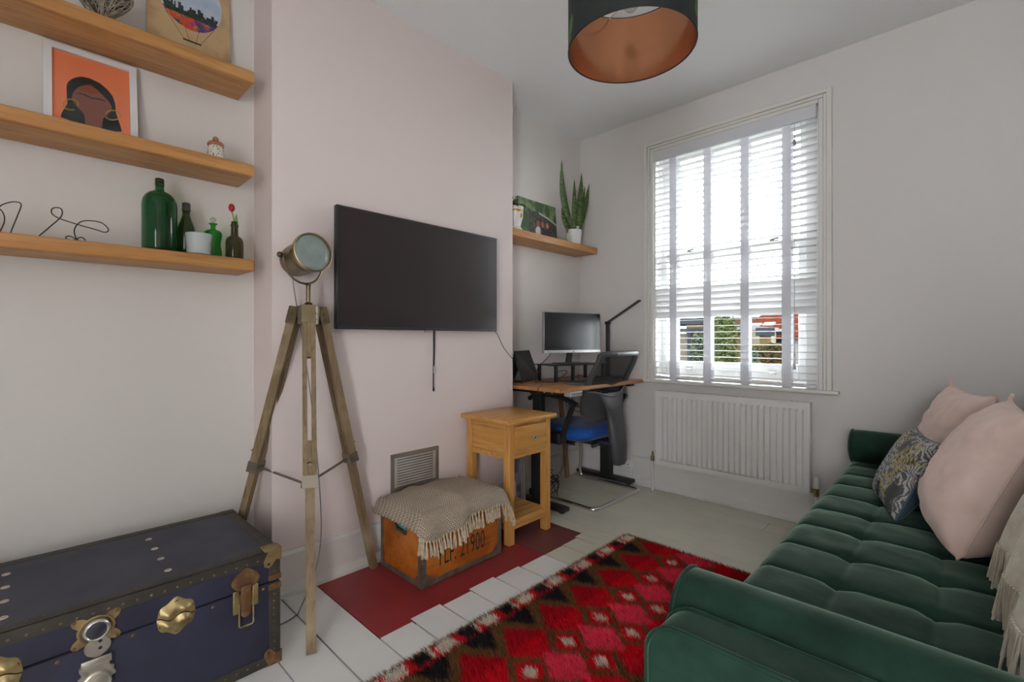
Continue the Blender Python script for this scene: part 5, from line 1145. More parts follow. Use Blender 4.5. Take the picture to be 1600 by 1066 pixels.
# rear spine cover hanging down behind the seat, and its carrier under the seat
lv_ = []
for z_, x_, w_, d_ in ((0.70, -1.660, 0.150, 0.006), (0.66, -1.652, 0.125, 0.014), (0.60, -1.642, 0.095, 0.026), (0.55, -1.636, 0.082, 0.032), (0.48, -1.625, 0.078, 0.040), (0.36, -1.612, 0.070, 0.044), (0.27, -1.606, 0.062, 0.040), (0.245, -1.606, 0.050, 0.030)):
    lv_.append(([(x_+d_*math.cos(2*PI*k/20)*(1.0), CYc+0.010+w_*math.copysign(abs(math.sin(2*PI*k/20))**0.7, math.sin(2*PI*k/20))) for k in range(20)], z_))
part('spine_cover', loft(lv_), m_gp, oc, ang=60)
part('spine_carrier', MB().rbox(-1.95, -1.615, CYc-0.03, CYc+0.05, 0.345, 0.386, 0.008, 2), m_plast, oc)
part('tension_knob', MB().cyl((-1.72, CYc-0.06, 0.362), (-1.72, CYc-0.12, 0.362), 0.012, 12), m_chrome, oc)
for s_ in (-1, 1):
    yy = CYc+s_*0.292
    part('armrest', MB().tube(spline([(-2.11, yy, 0.652), (-2.05, yy, 0.680), (-1.95, yy, 0.690), (-1.82, yy, 0.676), (-1.715, yy, 0.642)], 6), 0.016, 10), m_plast, oc)
    part('arm_strut', MB().tube(spline([(-1.745, yy, 0.640), (-1.79, yy, 0.54), (-1.835, yy-s_*0.01, 0.44), (-1.86, yy-s_*0.02, 0.405)], 5), 0.017, 10), m_plast, oc)
    part('arm_mount', MB().rbox(-1.985, -1.845, min(yy-s_*0.07, yy+s_*0.012), max(yy-s_*0.07, yy+s_*0.012), 0.375, 0.455, 0.02, 3), m_plast, oc)
# chrome cantilever base
y0_, y1_ = 2.392, 2.948; zr = 0.0135
def fil(pts, r=0.06, n=6):
    P = [Vector(p) for p in pts]; out = [P[0]]
    for i in range(1, len(P)-1):
        a = (P[i-1]-P[i]); b_ = (P[i+1]-P[i]); ra = min(r, a.length*0.45, b_.length*0.45); a = P[i]+a.normalized()*ra; b_ = P[i]+b_.normalized()*ra
        for k in range(n+1): t_ = k/n; out.append(a*(1-t_)**2+P[i]*2*t_*(1-t_)+b_*t_*t_)
    return out+[P[-1]]
part('cantilever_frame', MB().tube(fil([(-1.80, y0_+0.07, 0.375), (-2.06, y0_+0.06, 0.375), (-2.10, y0_+0.02, zr), (-1.605, y0_, zr), (-1.605, y1_, zr), (-2.10, y1_-0.02, zr), (-2.06, y1_-0.06, 0.375), (-1.80, y1_-0.07, 0.375)], 0.055), 0.0125, 12), m_chrome, oc)

# ================================================================== radiator
rd = thing('radiator', 'white ribbed panel radiator mounted below the window', 'radiator', (-1.072, 3.03, 0.19))
m_rad = M('radiator_enamel', (0.74, 0.715, 0.69), 0.32)
rx0, rx1, rz0, rz1, ry = -1.528, -0.620, 0.192, 0.694, 3.000
mb = MB(); pitch = (rx1-rx0-0.05)/26; prof = [(rx0, 0.0)]
for k in range(26):
    c_ = rx0+0.025+pitch*(k+0.5)
    prof += [(c_-pitch*0.46, 0.006), (c_-pitch*0.30, -0.011), (c_+pitch*0.30, -0.011), (c_+pitch*0.46, 0.006)]
prof.append((rx1, 0.0))
zl = [rz0, rz0+0.030, rz0+0.046, rz1-0.052, rz1-0.036, rz1]
amp = [0, 0, 1, 1, 0, 0]
vs = [Vector((x_, ry+0.010+d_*a_, z_)) for z_, a_ in zip(zl, amp) for x_, d_ in prof]; k = len(prof)
fs = [(i*k+j, i*k+j+1, (i+1)*k+j+1, (i+1)*k+j) for i in range(len(zl)-1) for j in range(k-1)]
mb.add(vs, fs); part('ribbed_panel', mb, m_rad, rd, ang=25)
mb = MB().box(rx0, rx1, ry+0.018, ry+0.060, rz0+0.01, rz1-0.014); part('convector_body', mb, m_rad, rd, smooth=False)
part('side_cover', MB().rbox(rx0-0.006, rx0+0.002, ry+0.002, ry+0.064, rz0+0.006, rz1+0.004, 0.003, 2), m_rad, rd)
part('side_cover', MB().rbox(rx1-0.002, rx1+0.006, ry+0.002, ry+0.064, rz0+0.006, rz1+0.004, 0.003, 2), m_rad, rd)
mb = MB().box(rx0, rx1, ry+0.006, ry+0.012, rz1-0.004, rz1+0.004).box(rx0, rx1, ry+0.056, ry+0.062, rz1-0.004, rz1+0.004)
for j in range(52): x_ = rx0+0.01+(rx1-rx0-0.02)*j/51; mb.box(x_-0.0025, x_+0.0025, ry+0.010, ry+0.058, rz1-0.003, rz1+0.003)
part('top_grille', mb, m_rad, rd, kind='stuff', smooth=False)
for xx in (rx0+0.15, rx1-0.15): part('wall_bracket', MB().box(xx-0.02, xx+0.02, ry+0.058, YW-0.002, rz0+0.10, rz0+0.40), m_rad, rd, smooth=False)
m_bv = M('brass_valve', (0.33, 0.24, 0.13), 0.35, 0.9); m_pipe = M('white_pipe_paint', (0.70, 0.68, 0.66), 0.4)
vl = ony(1019.5, 715, ry+0.03); xv = vl.x
va = part('lockshield_valve', MB().lathe([(0.011, -0.02), (0.013, -0.012), (0.013, 0.012), (0.010, 0.016), (0.006, 0.030), (0.007, 0.042), (0.003, 0.046)], (xv, ry+0.03, 0.225), 14).cyl((xv, ry+0.03, 0.225), (rx0, ry+0.03, 0.225), 0.009, 12), m_bv, rd)
part('pipe', MB().cyl((xv, ry+0.03, 0.0), (xv, ry+0.03, 0.21), 0.0085, 12), m_pipe, va)
xt = ony(1275.5, 750, ry+0.03).x
vb = part('thermostatic_valve', MB().cyl((rx1, ry+0.03, 0.210), (xt, ry+0.03, 0.210), 0.010, 12).lathe([(0.010, -0.030), (0.014, -0.024), (0.014, 0.0), (0.016, 0.006), (0.016, 0.014), (0.010, 0.016)], (xt, ry+0.03, 0.212), 14), m_bv, rd)
part('thermostat_head', MB().lathe([(0.017, 0), (0.019, 0.006), (0.019, 0.030), (0.017, 0.040), (0.0175, 0.060), (0.010, 0.066)], (xt, ry+0.03, 0.228), 18), M('ivory_plastic', (0.66, 0.63, 0.55), 0.4), vb)
part('pipe', MB().cyl((xt, ry+0.03, 0.0), (xt, ry+0.03, 0.19), 0.0085, 12), m_pipe, vb)
# ================================================================== sofa
m_vel, nt, bb = new_mat('green_velvet')
n1 = N(nt, 'ShaderNodeTexNoise', Scale=9.0, Detail=6.0, Roughness=0.65); L(nt, coords(nt, (1, 1, 1)), n1.inputs['Vector'])
L(nt, mixc(nt, ramp(nt, n1.outputs[0], 0.35, 0.68), (0.006, 0.023, 0.0145), (0.014, 0.046, 0.030)), bb.inputs['Base Color'])
bb.inputs['Roughness'].default_value = 0.75; bb.inputs['Sheen Weight'].default_value = 1.0; bb.inputs['Sheen Roughness'].default_value = 0.32; bb.inputs['Sheen Tint'].default_value = (0.42, 0.62, 0.47, 1)
bb.inputs['Specular IOR Level'].default_value = 0.2
n5 = N(nt, 'ShaderNodeTexNoise', Scale=1.0, Detail=6.0, Roughness=0.7, Distortion=0.6); L(nt, coords(nt, (7, 16, 16)), n5.inputs['Vector'])
mr = N(nt, 'ShaderNodeMapRange'); L(nt, n5.outputs[0], mr.inputs[0]); mr.inputs[1].default_value = 0.35; mr.inputs[2].default_value = 0.65; mr.inputs[3].default_value = 0.45; mr.inputs[4].default_value = 1.0; L(nt, mr.outputs[0], bb.inputs['Sheen Weight'])
n2 = N(nt, 'ShaderNodeTexNoise', Scale=500.0, Detail=2.0); L(nt, coords(nt), n2.inputs['Vector']); bumpit(nt, bb, n2.outputs[0], 0.25, 0.0008)
fx, bx = -0.412, 0.20
SY0, SY1 = 0.852, 2.945
so_ = thing('green_sofa', 'dark green velvet sofa with buttoned seat along the wall', 'sofa', (0.0, 1.9, 0))
mb = MB()
xl = [-0.412, -0.225, -0.045, 0.135, 0.30]; pY = 0.1975; yref = 1.402
def grid_lines(y): return ((y-yref)/pY) % 1.0
def seat_z(x, y):
    t_ = grid_lines(y)
    for a, c in zip(xl[:-1], xl[1:]):
        if x <= c: s_ = (x-a)/(c-a); break
    first = x < xl[1]
    py = (4*t_*(1-t_)); px_ = 4*s_*(1-s_) if not first else min(1.0, 2.0*(1-s_)*1.0)*1.0
    px_ = max(px_, 0); h = 0.030*(py**0.15)*(0.5+0.5*max(px_, 0.0)**0.15)
    dip = 0.016*math.exp(-(min(t_, 1-t_)*pY/0.022)**2-(min(abs(x-q_) for q_ in xl[1:])/0.022)**2)
    return 0.418+h-dip+0.002*nz(x*14, y*14)
def seat_fn(a, b_):
    y = SY0+(SY1-SY0)*a; L_ = b_*0.95                       # walk: front face up, then over the seat
    t_ = grid_lines(y); pf_ = 0.010*(4*t_*(1-t_))**0.5
    if b_ < 0.22: z_ = 0.19+(0.38-0.19)*b_/0.22; return Vector((fx-0.004-pf_, y, z_))
    if b_ < 0.34:
        q_ = (b_-0.22)/0.12*PI/2; R = 0.045; zt = seat_z(fx+R, y)
        return Vector((fx-0.004-pf_*(1-q_/(PI/2))+R*(1-math.cos(q_)), y, 0.38+(zt-0.38)*math.sin(q_)))
    x = fx+0.045+(bx-fx-0.045)*(b_-0.34)/0.66
    return Vector((x, y, seat_z(x, y)))
mb.grid(340, 120, seat_fn)
part('seat_cushion', mb, m_vel, so_, ang=180)
part('seat_base', MB().rbox(fx+0.01, 0.45, SY0+0.002, SY1-0.002, 0.145, 0.385, 0.01, 2), m_vel, so_)
btn = mesh_of('button', MB().sphere((0, 0, 0), 0.011, 10, (1, 1, 0.5))); btn.materials.append(m_vel)
for j in range(-2, 7):
    for xx in xl[1:3]: link_part('button', btn, so_, (xx, yref+j*pY, 0.406))
# arms: rounded slabs with piping
def arm(y0, y1):
    prof = [(fx+0.010, 0.125), (fx+0.006, 0.48)]
    for k in range(9): a = PI-PI/2*k/8; prof.append((fx+0.062+0.056*math.cos(a), 0.500+0.056*math.sin(a)))
    for k in range(7): a = PI/2-PI/2*k/6; prof.append((0.42+0.04*math.cos(a), 0.515+0.04*math.sin(a)))
    prof += [(0.46, 0.125)]
    mb = MB(); n = len(prof); vs = []; cxp = sum(p for p, q_ in prof)/n; czp = sum(q_ for p, q_ in prof)/n
    lev = [(y0+0.000, 0.975), (y0+0.004, 0.99), (y0+0.014, 1.0), (y1-0.014, 1.0), (y1-0.004, 0.99), (y1, 0.975)]
    for y_, s_ in lev: vs += [Vector((cxp+(p-cxp)*(1-(1-s_)*0.5), y_, czp+(q_-czp)*s_)) for p, q_ in prof]
    fs = [tuple(range(n)), tuple(range(len(vs)-1, len(vs)-n-1, -1))]
    for i in range(len(lev)-1):
        for j in range(n): fs.append((i*n+j, i*n+(j+1) % n, (i+1)*n+(j+1) % n, (i+1)*n+j))
    mb.add(vs, fs); ar = part('arm', mb, m_vel, so_, ang=35)
    for y_ in (y0+0.005, y1-0.005): part('piping', MB().tube([(p, y_, q_) for p, q_ in prof], 0.0048, 8, closed=False), m_vel, ar)
arm(0.762, 0.850); arm(2.948, 3.058)
mb = MB()
def back_fn(a, b_):
    y = SY0+(SY1-SY0)*a; z_ = 0.40+0.46*min(1, b_/0.72); x_ = 0.150+0.10*(z_-0.40)/0.46
    t_ = grid_lines(y); x_ -= 0.012*(4*t_*(1-t_))**0.5
    if b_ > 0.72: q_ = (b_-0.72)/0.28; return Vector((x_+0.012+0.18*q_, y, 0.86+0.03*math.sin(PI*q_)))
    return Vector((x_, y, z_))
mb.grid(120, 40, back_fn); part('backrest', mb, m_vel, so_, ang=180)
for yy in (SY0+0.001, SY1-0.013): part('back_end_panel', MB().prism([(0.152, 0.395), (0.252, 0.862), (0.32, 0.878), (0.43, 0.862), (0.43, 0.395)], lambda p, q_, h: Vector((p, h, q_)), yy, yy+0.012), m_vel, so_)
part('back_frame', MB().rbox(0.30, 0.47, SY0, SY1, 0.145, 0.862, 0.02, 2), m_vel, so_)
for xx in (-0.36, 0.40):
    for yy in (0.80, 2.99): part('leg', MB().lathe([(0.014, 0), (0.024, 0.15)], (xx, yy, 0), 14), M('sofa_leg_wood', (0.10, 0.05, 0.025), 0.4), so_)
# bolsters
def bolster(yc, label, x1, zc=0.522, r=0.079, sq=1.0):
    bo = thing('bolster_cushion', label, 'cushion', (-0.15, yc, zc-r), group=None)
    prof = []; x0 = -0.405
    R = Matrix.Translation((x0, yc, zc)) @ Matrix.Rotation(PI/2, 4, 'Y')
    Ln = x1-x0
    pr_ = [(0.004, -0.012), (0.045, -0.010), (0.070, -0.005), (r-0.004, 0.002), (r, 0.010), (r+0.001, 0.05), (r+0.002, Ln*0.5), (r, Ln-0.01), (r-0.006, Ln), (0.004, Ln+0.008)]
    part('cover', MB().lathe(pr_, (0, 0, 0), 40, R), m_vel, bo, ang=70)
    part('piping', MB().tube([R @ Vector((r*math.cos(2*PI*k/36), r*math.sin(2*PI*k/36), 0.004)) for k in range(36)], 0.0045, 8, closed=True), m_vel, bo)
    return bo
bolster(0.929, 'green velvet bolster cushion at the sofa end away from the window', 0.12, 0.512, 0.0755)
bolster(2.860, 'green velvet bolster cushion at the window end of the sofa', 0.10)

# ---- pillows
def pillow(name, label, o, ex, ey, w, h, t_, mats, cat='cushion', crease=0.0, seed=1, back=None, bulge=0.5, pinch=0.10):
    o = Vector(o); ex = Vector(ex).normalized(); ey = Vector(ey); ey = (ey-ex*ey.dot(ex)).normalized(); nn = ex.cross(ey)
    c_ = o; pw = thing(name, label, cat, (c_.x, c_.y, c_.z))
    def srf(sg):
        def f(a, b_):
            p, q_ = a*2-1, b_*2-1
            s_ = 1-pinch*(1-abs(p)**2)*(abs(q_)**3); s2 = 1-pinch*(1-abs(q_)**2)*(abs(p)**3)
            X_ = p*w/2*s2; Y_ = q_*h/2*s_
            d_ = t_/2*max(0, (1-abs(p)**2.6)*(1-abs(q_)**2.6))**bulge
            ed = max(0, (1-p*p)*(1-q_*q_))
            d_ += crease*ed**0.3*(0.6*nz(p*2.2+seed, q_*5, seed)+0.4*nz(p*7, q_*7+seed, 2.0))
            d_ *= 1+0.35*(1-b_)*(1 if h > 0.4 else 0)
            P_ = o+ex*X_+ey*(Y_+h/2)+nn*sg*d_
            if h > 0.4 and P_.z < 0.475: P_.z = 0.475-(0.475-P_.z)*0.4
            return P_
        return f
    N_ = 40; fb = MB().grid(N_, N_, srf(1)); bb_ = MB().grid(N_, N_, srf(-1))
    part('front_cover', fb, mats[0], pw, ang=180); part('back_cover', bb_, mats[1], pw, ang=180)
    edge_ = []
    f = srf(0)
    for k in range(24): edge_.append(f(k/24, 0))
    for k in range(24): edge_.append(f(1, k/24))
    for k in range(24): edge_.append(f(1-k/24, 1))
    for k in range(24): edge_.append(f(0, 1-k/24))
    part('seam', MB().tube(edge_, 0.0035, 6, closed=True), mats[2] if len(mats) > 2 else mats[1], pw)
    return pw, srf, nn, ex, ey
m_pk = M('blush_linen', srgb(232, 206, 196), 0.9, col2=srgb(224, 196, 184), ns=20, bump=(350, 0.25, 0.0006), sheen=0.15)
# pillow frames: ex along the bottom edge (towards the camera), ey up and leaning to the wall
pwA = pillow('linen_cushion', 'large blush pink linen cushion nearest the cream throw', (-0.040, 1.935, 0.440), (0.06, -0.47, 0.0), (0.160, 0.0, 0.39), 0.41, 0.455, 0.19, (m_pk, m_pk, m_pk), crease=0.012, seed=3)
pwB = pillow('linen_cushion', 'large blush pink linen cushion behind the leaf patterned cushion', (-0.055, 2.490, 0.445), (0.12, -0.44, 0.0), (0.075, 0.02, 0.42), 0.46, 0.420, 0.18, (m_pk, m_pk, m_pk), crease=0.012, seed=8)
for pw_, srf_, nn_, ex_, ey_ in (pwA, pwB):
    f = srf_(0)
    for cc in ((0.0, 1.0),):
        p = f(*cc); part('corner_tie', MB().tube(spline([p-ey_*0.03, p+ey_*0.006+ex_*0.004, p+ey_*0.014-ex_*0.002, p+ey_*0.010-ex_*0.010, p-ey_*0.006-ex_*0.006]), 0.006, 7, r2=0.004), m_pk, pw_)
m_bl = M('slate_blue_velvet', srgb(62, 86, 100), 0.8, sheen=0.4)
m_pt, nt, bb = new_mat('leaf_print_fabric')
co = coords(nt); nz1 = N(nt, 'ShaderNodeTexNoise', Scale=14.0, Detail=2.0); L(nt, co, nz1.inputs['Vector'])
ad = N(nt, 'ShaderNodeVectorMath', operation='MULTIPLY_ADD'); L(nt, nz1.outputs['Color'], ad.inputs[0]); ad.inputs[1].default_value = (0.09, 0.09, 0.09); L(nt, co, ad.inputs[2])
wvn = N(nt, 'ShaderNodeTexWave', Scale=20.0, Distortion=14.0, Detail=3.0); wvn.inputs['Detail Scale'].default_value = 1.2; L(nt, ad.outputs[0], wvn.inputs['Vector'])
n3 = N(nt, 'ShaderNodeTexNoise', Scale=11.0, Detail=1.0); L(nt, co, n3.inputs['Vector'])
base_ = mixc(nt, ramp(nt, wvn.outputs[0], 0.15, 0.75), srgb(78, 78, 84), srgb(172, 170, 164))
L(nt, mixc(nt, ramp(nt, n3.outputs[0], 0.55, 0.62), base_, srgb(72, 74, 72)), bb.inputs['Base Color']); bb.inputs['Roughness'].default_value = 0.85
pwC = pillow('patterned_cushion', 'small grey leaf patterned cushion with slate blue back', (-0.212, 2.178, 0.440), (0.085, -0.30, 0.0), (0.125, 0.0, 0.255), 0.335, 0.30, 0.11, (m_pt, m_bl, m_bl), crease=0.003, seed=2, bulge=0.4)
pw_, srf_, nn_, ex_, ey_ = pwC; f = srf_(1)
m_ylf = M('printed_straw_leaf', srgb(176, 158, 92), 0.85); m_fl = M('printed_dark_flower', srgb(44, 40, 46), 0.85)
def fpt(a, b_, h=0.0012): return f(a, b_)+nn_*h
def frond(a0, b0, a1, b1, n, wid):
    mb = MB(); d = Vector((a1-a0, b1-b0, 0)); pr_ = Vector((-d.y, d.x, 0)).normalized()
    for k in range(n):
        t_ = (k+0.5)/n
        for s_ in (-1, 1):
            p0 = Vector((a0, b0, 0))+d*t_; p1 = p0+(d.normalized()*0.7+pr_*s_).normalized()*wid*(1-0.5*t_)
            q0 = (p0+p1)/2+Vector((-(p1-p0).y, (p1-p0).x, 0)).normalized()*0.014; q1 = (p0+p1)/2*2-q0
            mb.add([fpt(p0.x, p0.y), fpt(q0.x, q0.y, 0.0016), fpt(p1.x, p1.y), fpt(q1.x, q1.y, 0.0016)], [(0, 1, 2, 3)])
    part('printed_frond', mb, m_ylf, pw_, kind='stuff', smooth=False)
frond(0.55, 0.52, 0.86, 0.86, 8, 0.15); frond(0.64, 0.42, 0.95, 0.70, 8, 0.15); frond(0.16, 0.78, 0.50, 0.92, 6, 0.11)
mb = MB()
for a, b_, c_, d_ in ((0.55, 0.40, 0.85, 0.33), (0.50, 0.30, 0.80, 0.22), (0.62, 0.20, 0.84, 0.16)):
    for k in range(6):
        t0, t1 = k/6, (k+1)/6; w0_, w1_ = 0.022*math.sin(PI*t0), 0.022*math.sin(PI*t1)
        A_, B_ = Vector((a+(c_-a)*t0, b_+(d_-b_)*t0, 0)), Vector((a+(c_-a)*t1, b_+(d_-b_)*t1, 0))
        mb.add([fpt(A_.x, A_.y-w0_), fpt(B_.x, B_.y-w1_), fpt(B_.x, B_.y+w1_), fpt(A_.x, A_.y+w0_)], [(0, 1, 2, 3)])
part('printed_blade', mb, m_ylf, pw_, kind='stuff', smooth=False)
mb = MB()
for k in range(18):
    a = 2*PI*k/18; c0 = (0.52, 0.17); p1 = (c0[0]+0.13*math.cos(a), c0[1]+0.12*math.sin(a)); q_ = 0.012
    mb.add([fpt(*c0, 0.002), fpt(c0[0]+0.08*math.cos(a+0.12), c0[1]+0.08*math.sin(a+0.12), 0.002), fpt(*p1, 0.002), fpt(c0[0]+0.08*math.cos(a-0.12), c0[1]+0.08*math.sin(a-0.12), 0.002)], [(0, 1, 2, 3)])
part('printed_flower', mb, m_fl, pw_, kind='stuff', smooth=False)

# ---- cream throw over the back
tw = thing('cream_throw', 'cream wool throw with long fringe draped over the sofa back', 'blanket', (0.15, 1.45, 0.5))
m_wool = M('cream_wool', srgb(226, 218, 202), 0.95, col2=srgb(212, 202, 184), ns=40, bump=(180, 0.5, 0.002), sheen=0.3)
def throw_fn(a, b_):
    y = 1.08+0.64*a; z_ = 0.555+0.355*min(1, b_/0.70); k_ = min(1, b_/0.70)
    x_ = 0.070+0.140*k_**1.1-0.010*math.sin(PI*k_)+0.010*math.sin(y*30)*(1-k_)+0.006*nz(y*9, z_*9)
    if b_ > 0.70: q_ = (b_-0.70)/0.30; return Vector((0.212+0.22*q_, y, 0.910+0.010*math.sin(PI*q_)))
    return Vector((x_, y+0.02*nz(z_*4, 1.3), z_))
mb = MB(); mb.grid(44, 40, throw_fn)
cl = part('cloth', mb, m_wool, tw, ang=180); sd = cl.modifiers.new('thickness', 'SOLIDIFY'); sd.thickness = 0.008
r_ = random.Random(9)
for k in range(64):
    p = throw_fn(k/63, 0.0); mb = MB()
    for j in range(2):
        dd = Vector((r_.uniform(-0.012, 0.010), r_.uniform(-0.008, 0.008), 0)); Lk = r_.uniform(0.085, 0.100)
        mb.tube([p+Vector((0, 0, 0.004)), p+dd*0.5+Vector((-0.004, 0, -Lk*0.5)), p+dd+Vector((-0.006, 0, -Lk))], 0.0030, 6, r2=0.0022)
    part('fringe_strand', mb, m_wool, tw)
# ================================================================== shag rug
import numpy as np
RX0, RX1, RY0, RY1 = -1.295, -0.505, 0.10, 2.225
rg = thing('shag_rug', 'red and brown geometric wool shag rug on the white floorboards', 'rug', (-0.9, 1.16, 0))
part('rug_backing', MB().rbox(RX0+0.004, RX1-0.004, RY0+0.004, RY1-0.004, 0.0005, 0.008, 0.002, 1), M('rug_backing_brown', (0.05, 0.028, 0.014), 0.95), rg)
PAL = np.array([srgb(116, 80, 48), srgb(222, 16, 36), srgb(226, 214, 196), srgb(36, 32, 36), srgb(246, 66, 92), srgb(190, 10, 32)])
BR, RD, WH, BK, PKc, DR = range(6)
rs = np.random.RandomState(5)
def pattern(x, y):
    s = np.abs(x+0.90); t = ((y-1.486)/0.197); t = t-np.round(t); th2 = t-0.5; th2 = th2-np.round(th2)
    c = np.full(x.shape, BR)
    # red ground diamonds
    inred = np.abs(s-0.165)/0.118+np.abs(th2)/0.47 < 1; c[inred] = RD; c[inred & (s > 0.165)] = DR
    inp = s/0.098+np.abs(th2)/0.40 < 1; c[inp] = PKc
    ins = np.abs(s-0.066)/0.060+np.abs(t)/0.30 < 1; c[ins] = RD
    c[np.abs(s-0.066)/0.030+np.abs(t)/0.125 < 1] = WH
    tri = (s > 0.215) & (s < 0.325) & (np.abs(t) < 0.36*(s-0.205)/0.12); c[tri] = BK
    m = (s >= 0.319) & (s < 0.328); c[m] = RD
    m = (s >= 0.328) & (s < 0.378)
    c[m] = WH; c[m & (np.abs(t) < 0.32)] = RD; c[m & (np.abs(t) < 0.17)] = BK; c[m & (np.abs(t-0.19) < 0.035)] = WH
    c[s >= 0.378] = BR
    c[(y > RY1-0.012)] = BR
    return c
stp = 0.0056
gx = np.arange(RX0+0.004, RX1-0.004, stp); gy = np.arange(RY0+0.004, RY1-0.004, stp)
X_, Y_ = np.meshgrid(gx, gy); X_ = X_.ravel()+rs.uniform(-.003, .003, X_.size); Y_ = Y_.ravel()+rs.uniform(-.003, .003, Y_.size)
near = Y_ > 0.55
keep = near | (rs.rand(X_.size) < 0.45)
X_, Y_ = X_[keep], Y_[keep]; n = X_.size
cidx = pattern(X_+rs.normal(0, .0040, n), Y_+rs.normal(0, .0040, n))
col = PAL[cidx]*rs.uniform(0.7, 1.3, (n, 1))
verts = []; cols = []
NB = 4
allv = np.zeros((n*NB, 3, 3), dtype=np.float32)
for bI in range(NB):
    ang_ = rs.uniform(0, 2*np.pi, n); ln = rs.uniform(0.013, 0.025, n); lx = rs.normal(-0.004, 0.006, n)-0.004; ly = rs.normal(-0.006, 0.006, n)
    w = 0.0019; bxx = X_+rs.uniform(-.002, .002, n); byy = Y_+rs.uniform(-.002, .002, n)
    edge_ = (X_ < RX0+0.015); lx = np.where(edge_, -np.abs(lx)-0.007, lx)
    p0 = np.stack([bxx-w*np.cos(ang_), byy-w*np.sin(ang_), np.full(n, 0.006)], 1); p1 = np.stack([bxx+w*np.cos(ang_), byy+w*np.sin(ang_), np.full(n, 0.006)], 1)
    p2 = np.stack([bxx+lx, byy+ly, 0.006+np.where(edge_, ln*0.55, ln)], 1)
    allv[bI::NB] = np.stack([p0, p1, p2], 1)
V = allv.reshape(-1, 3); nf = n*NB
me = bpy.data.meshes.new('pile'); me.vertices.add(nf*3); me.vertices.foreach_set('co', V.ravel())
me.loops.add(nf*3); me.loops.foreach_set('vertex_index', np.arange(nf*3, dtype=np.int32)); me.polygons.add(nf)
me.polygons.foreach_set('loop_start', np.arange(0, nf*3, 3, dtype=np.int32)); me.update(calc_edges=True)
at = me.color_attributes.new('yarn', 'FLOAT_COLOR', 'POINT')
cc = np.ones((nf*3, 4), dtype=np.float32); cc[:, :3] = np.repeat(col, NB*3, axis=0).reshape(-1, 3); at.data.foreach_set('color', cc.ravel())
m_pile, nt, bb = new_mat('wool_pile'); va_ = N(nt, 'ShaderNodeVertexColor'); va_.layer_name = 'yarn'; L(nt, va_.outputs[0], bb.inputs['Base Color']); bb.inputs['Roughness'].default_value = 0.85; bb.inputs['Specular IOR Level'].default_value = 0.2
me.materials.append(m_pile)
po_ = bpy.data.objects.new('pile', me); COL.objects.link(po_); po_.parent = rg; me.transform(FR[rg]); po_['kind'] = 'stuff'
mb = MB(); r_ = random.Random(3)
for k in range(150):
    x = RX0+0.01+(RX1-RX0-0.02)*k/149
    mb.tube([(x, RY1-0.006, 0.006), (x+r_.uniform(-0.003, 0.003), RY1+0.008, 0.004), (x+r_.uniform(-0.006, 0.006), RY1+r_.uniform(0.014, 0.020), 0.002)], 0.0014, 4)
part('end_fringe', mb, M('rug_fringe_brown', srgb(96, 72, 48), 0.95), rg, kind='stuff')

# ================================================================== pendant lamp
LC = Vector((-0.792, 1.388, 0)); lr, lz0, lz1 = 0.205, 2.005, 2.245
pn = thing('pendant_lamp', 'drum pendant lampshade with dark leaf print outside and copper lining', 'lamp', (LC.x, LC.y, lz0))
m_sh = M('dark_leaf_shade', (0.007, 0.009, 0.012), 0.7, col2=(0.010, 0.016, 0.013), ns=16)
m_cop = M('copper_foil_lining', (0.55, 0.24, 0.12), 0.2, 0.8, bump=(6, 0.05, 0.01))
part('shade', MB().lathe([(lr, lz0), (lr, lz1)], LC, 72, cap=False), m_sh, pn, ang=60)
part('copper_lining', MB().lathe([(lr-0.0025, lz0+0.0005), (lr-0.0025, lz1-0.0005)], LC, 72, cap=False), m_cop, pn, ang=60)
for z_ in (lz0, lz1): part('shade_rim', MB().tube([LC+Vector((math.cos(2*PI*k/72)*(lr-0.001), math.sin(2*PI*k/72)*(lr-0.001), z_)) for k in range(72)], 0.0026, 6, closed=True), m_sh, pn)
m_lf = [M('shade_leaf_green', srgb(70, 130, 40), 0.6, col2=srgb(30, 70, 24), ns=60), M('shade_leaf_lime', srgb(150, 180, 60), 0.6, col2=srgb(90, 130, 40), ns=60), M('shade_leaf_deep', srgb(24, 60, 36), 0.6)]
r_ = random.Random(12)
camd = math.atan2(-LC.y, -LC.x)
spots = [(camd-1.15, lz0+0.045, 0.085, 0.3, 0), (camd+0.95, lz0+0.10, 0.08, -0.5, 1), (camd+1.25, lz0+0.06, 0.07, 0.2, 0), (camd-0.1, lz0+0.16, 0.08, 0.4, 2), (camd-0.55, lz0+0.17, 0.09, -0.3, 2), (camd+0.45, lz0+0.17, 0.08, 0.3, 0), (camd+1.0, lz0+0.19, 0.07, 0.7, 0), (camd-0.95, lz0+0.19, 0.07, -0.6, 2)]
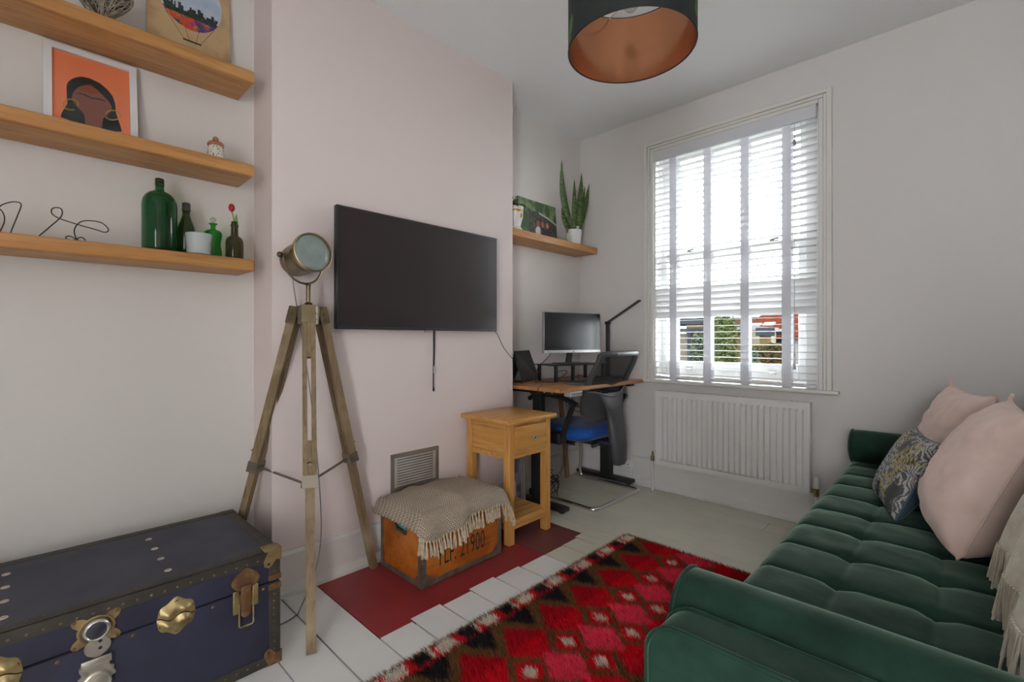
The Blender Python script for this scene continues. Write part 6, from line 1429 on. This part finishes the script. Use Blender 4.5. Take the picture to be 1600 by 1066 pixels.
for k in range(16): spots.append((camd+1.6+k*0.2, lz0+r_.uniform(0.05, 0.19), r_.uniform(0.06, 0.09), r_.uniform(-0.8, 0.8), k % 3))
for a0, zc, ln, tl, mi in spots:
    mb = MB()
    def lf_fn(a, b_):
        q_ = b_*2-1; w_ = 0.018*math.sin(PI*b_)**0.7*(a*2-1); du = q_*ln/2*math.sin(tl)+w_*math.cos(tl); dv = q_*ln/2*math.cos(tl)-w_*math.sin(tl)
        aa = a0+du/lr; return Vector((LC.x+(lr+0.0008)*math.cos(aa), LC.y+(lr+0.0008)*math.sin(aa), min(lz1-0.003, max(lz0+0.003, zc+dv))))
    mb.grid(5, 10, lf_fn); part('printed_leaf', mb, m_lf[mi], pn)
part('spider_ring', MB().tube([LC+Vector((0.021*math.cos(2*PI*k/20), 0.021*math.sin(2*PI*k/20), lz0+0.20)) for k in range(20)], 0.0022, 6, closed=True), M('white_ring_wire', (0.6, 0.6, 0.6), 0.4), pn)
for k in range(3):
    a = 2*PI*k/3+0.4; d_ = Vector((math.cos(a), math.sin(a), 0))
    part('spider_arm', MB().tube(spline([LC+d_*0.021+Vector((0, 0, lz0+0.20)), LC+d_*0.11+Vector((0, 0, lz0+0.205)), LC+d_*(lr-0.004)+Vector((0, 0, lz1-0.006))]), 0.0018, 6), m_pipe, pn)
part('lamp_holder', MB().lathe([(0.020, 0.0), (0.020, 0.045), (0.012, 0.06), (0.004, 0.062)], LC+Vector((0, 0, lz0+0.195)), 18), M('holder_white', (0.65, 0.65, 0.64), 0.4), pn)
part('bulb', MB().lathe([(0.002, -0.066), (0.016, -0.062), (0.027, -0.048), (0.030, -0.034), (0.026, -0.018), (0.015, -0.002), (0.013, 0.010)], LC+Vector((0, 0, lz0+0.192)), 24), glass_mat('clear_bulb_glass', (0.88, 0.87, 0.86), ior=1.4), pn)
part('cord', MB().cyl(LC+Vector((0, 0, lz0+0.255)), LC+Vector((0, 0, ZC-0.02)), 0.003, 8), m_pipe, pn)
part('ceiling_rose', MB().lathe([(0.012, -0.034), (0.034, -0.022), (0.040, 0.0)], LC+Vector((0, 0, ZC)), 24), m_pipe, pn)
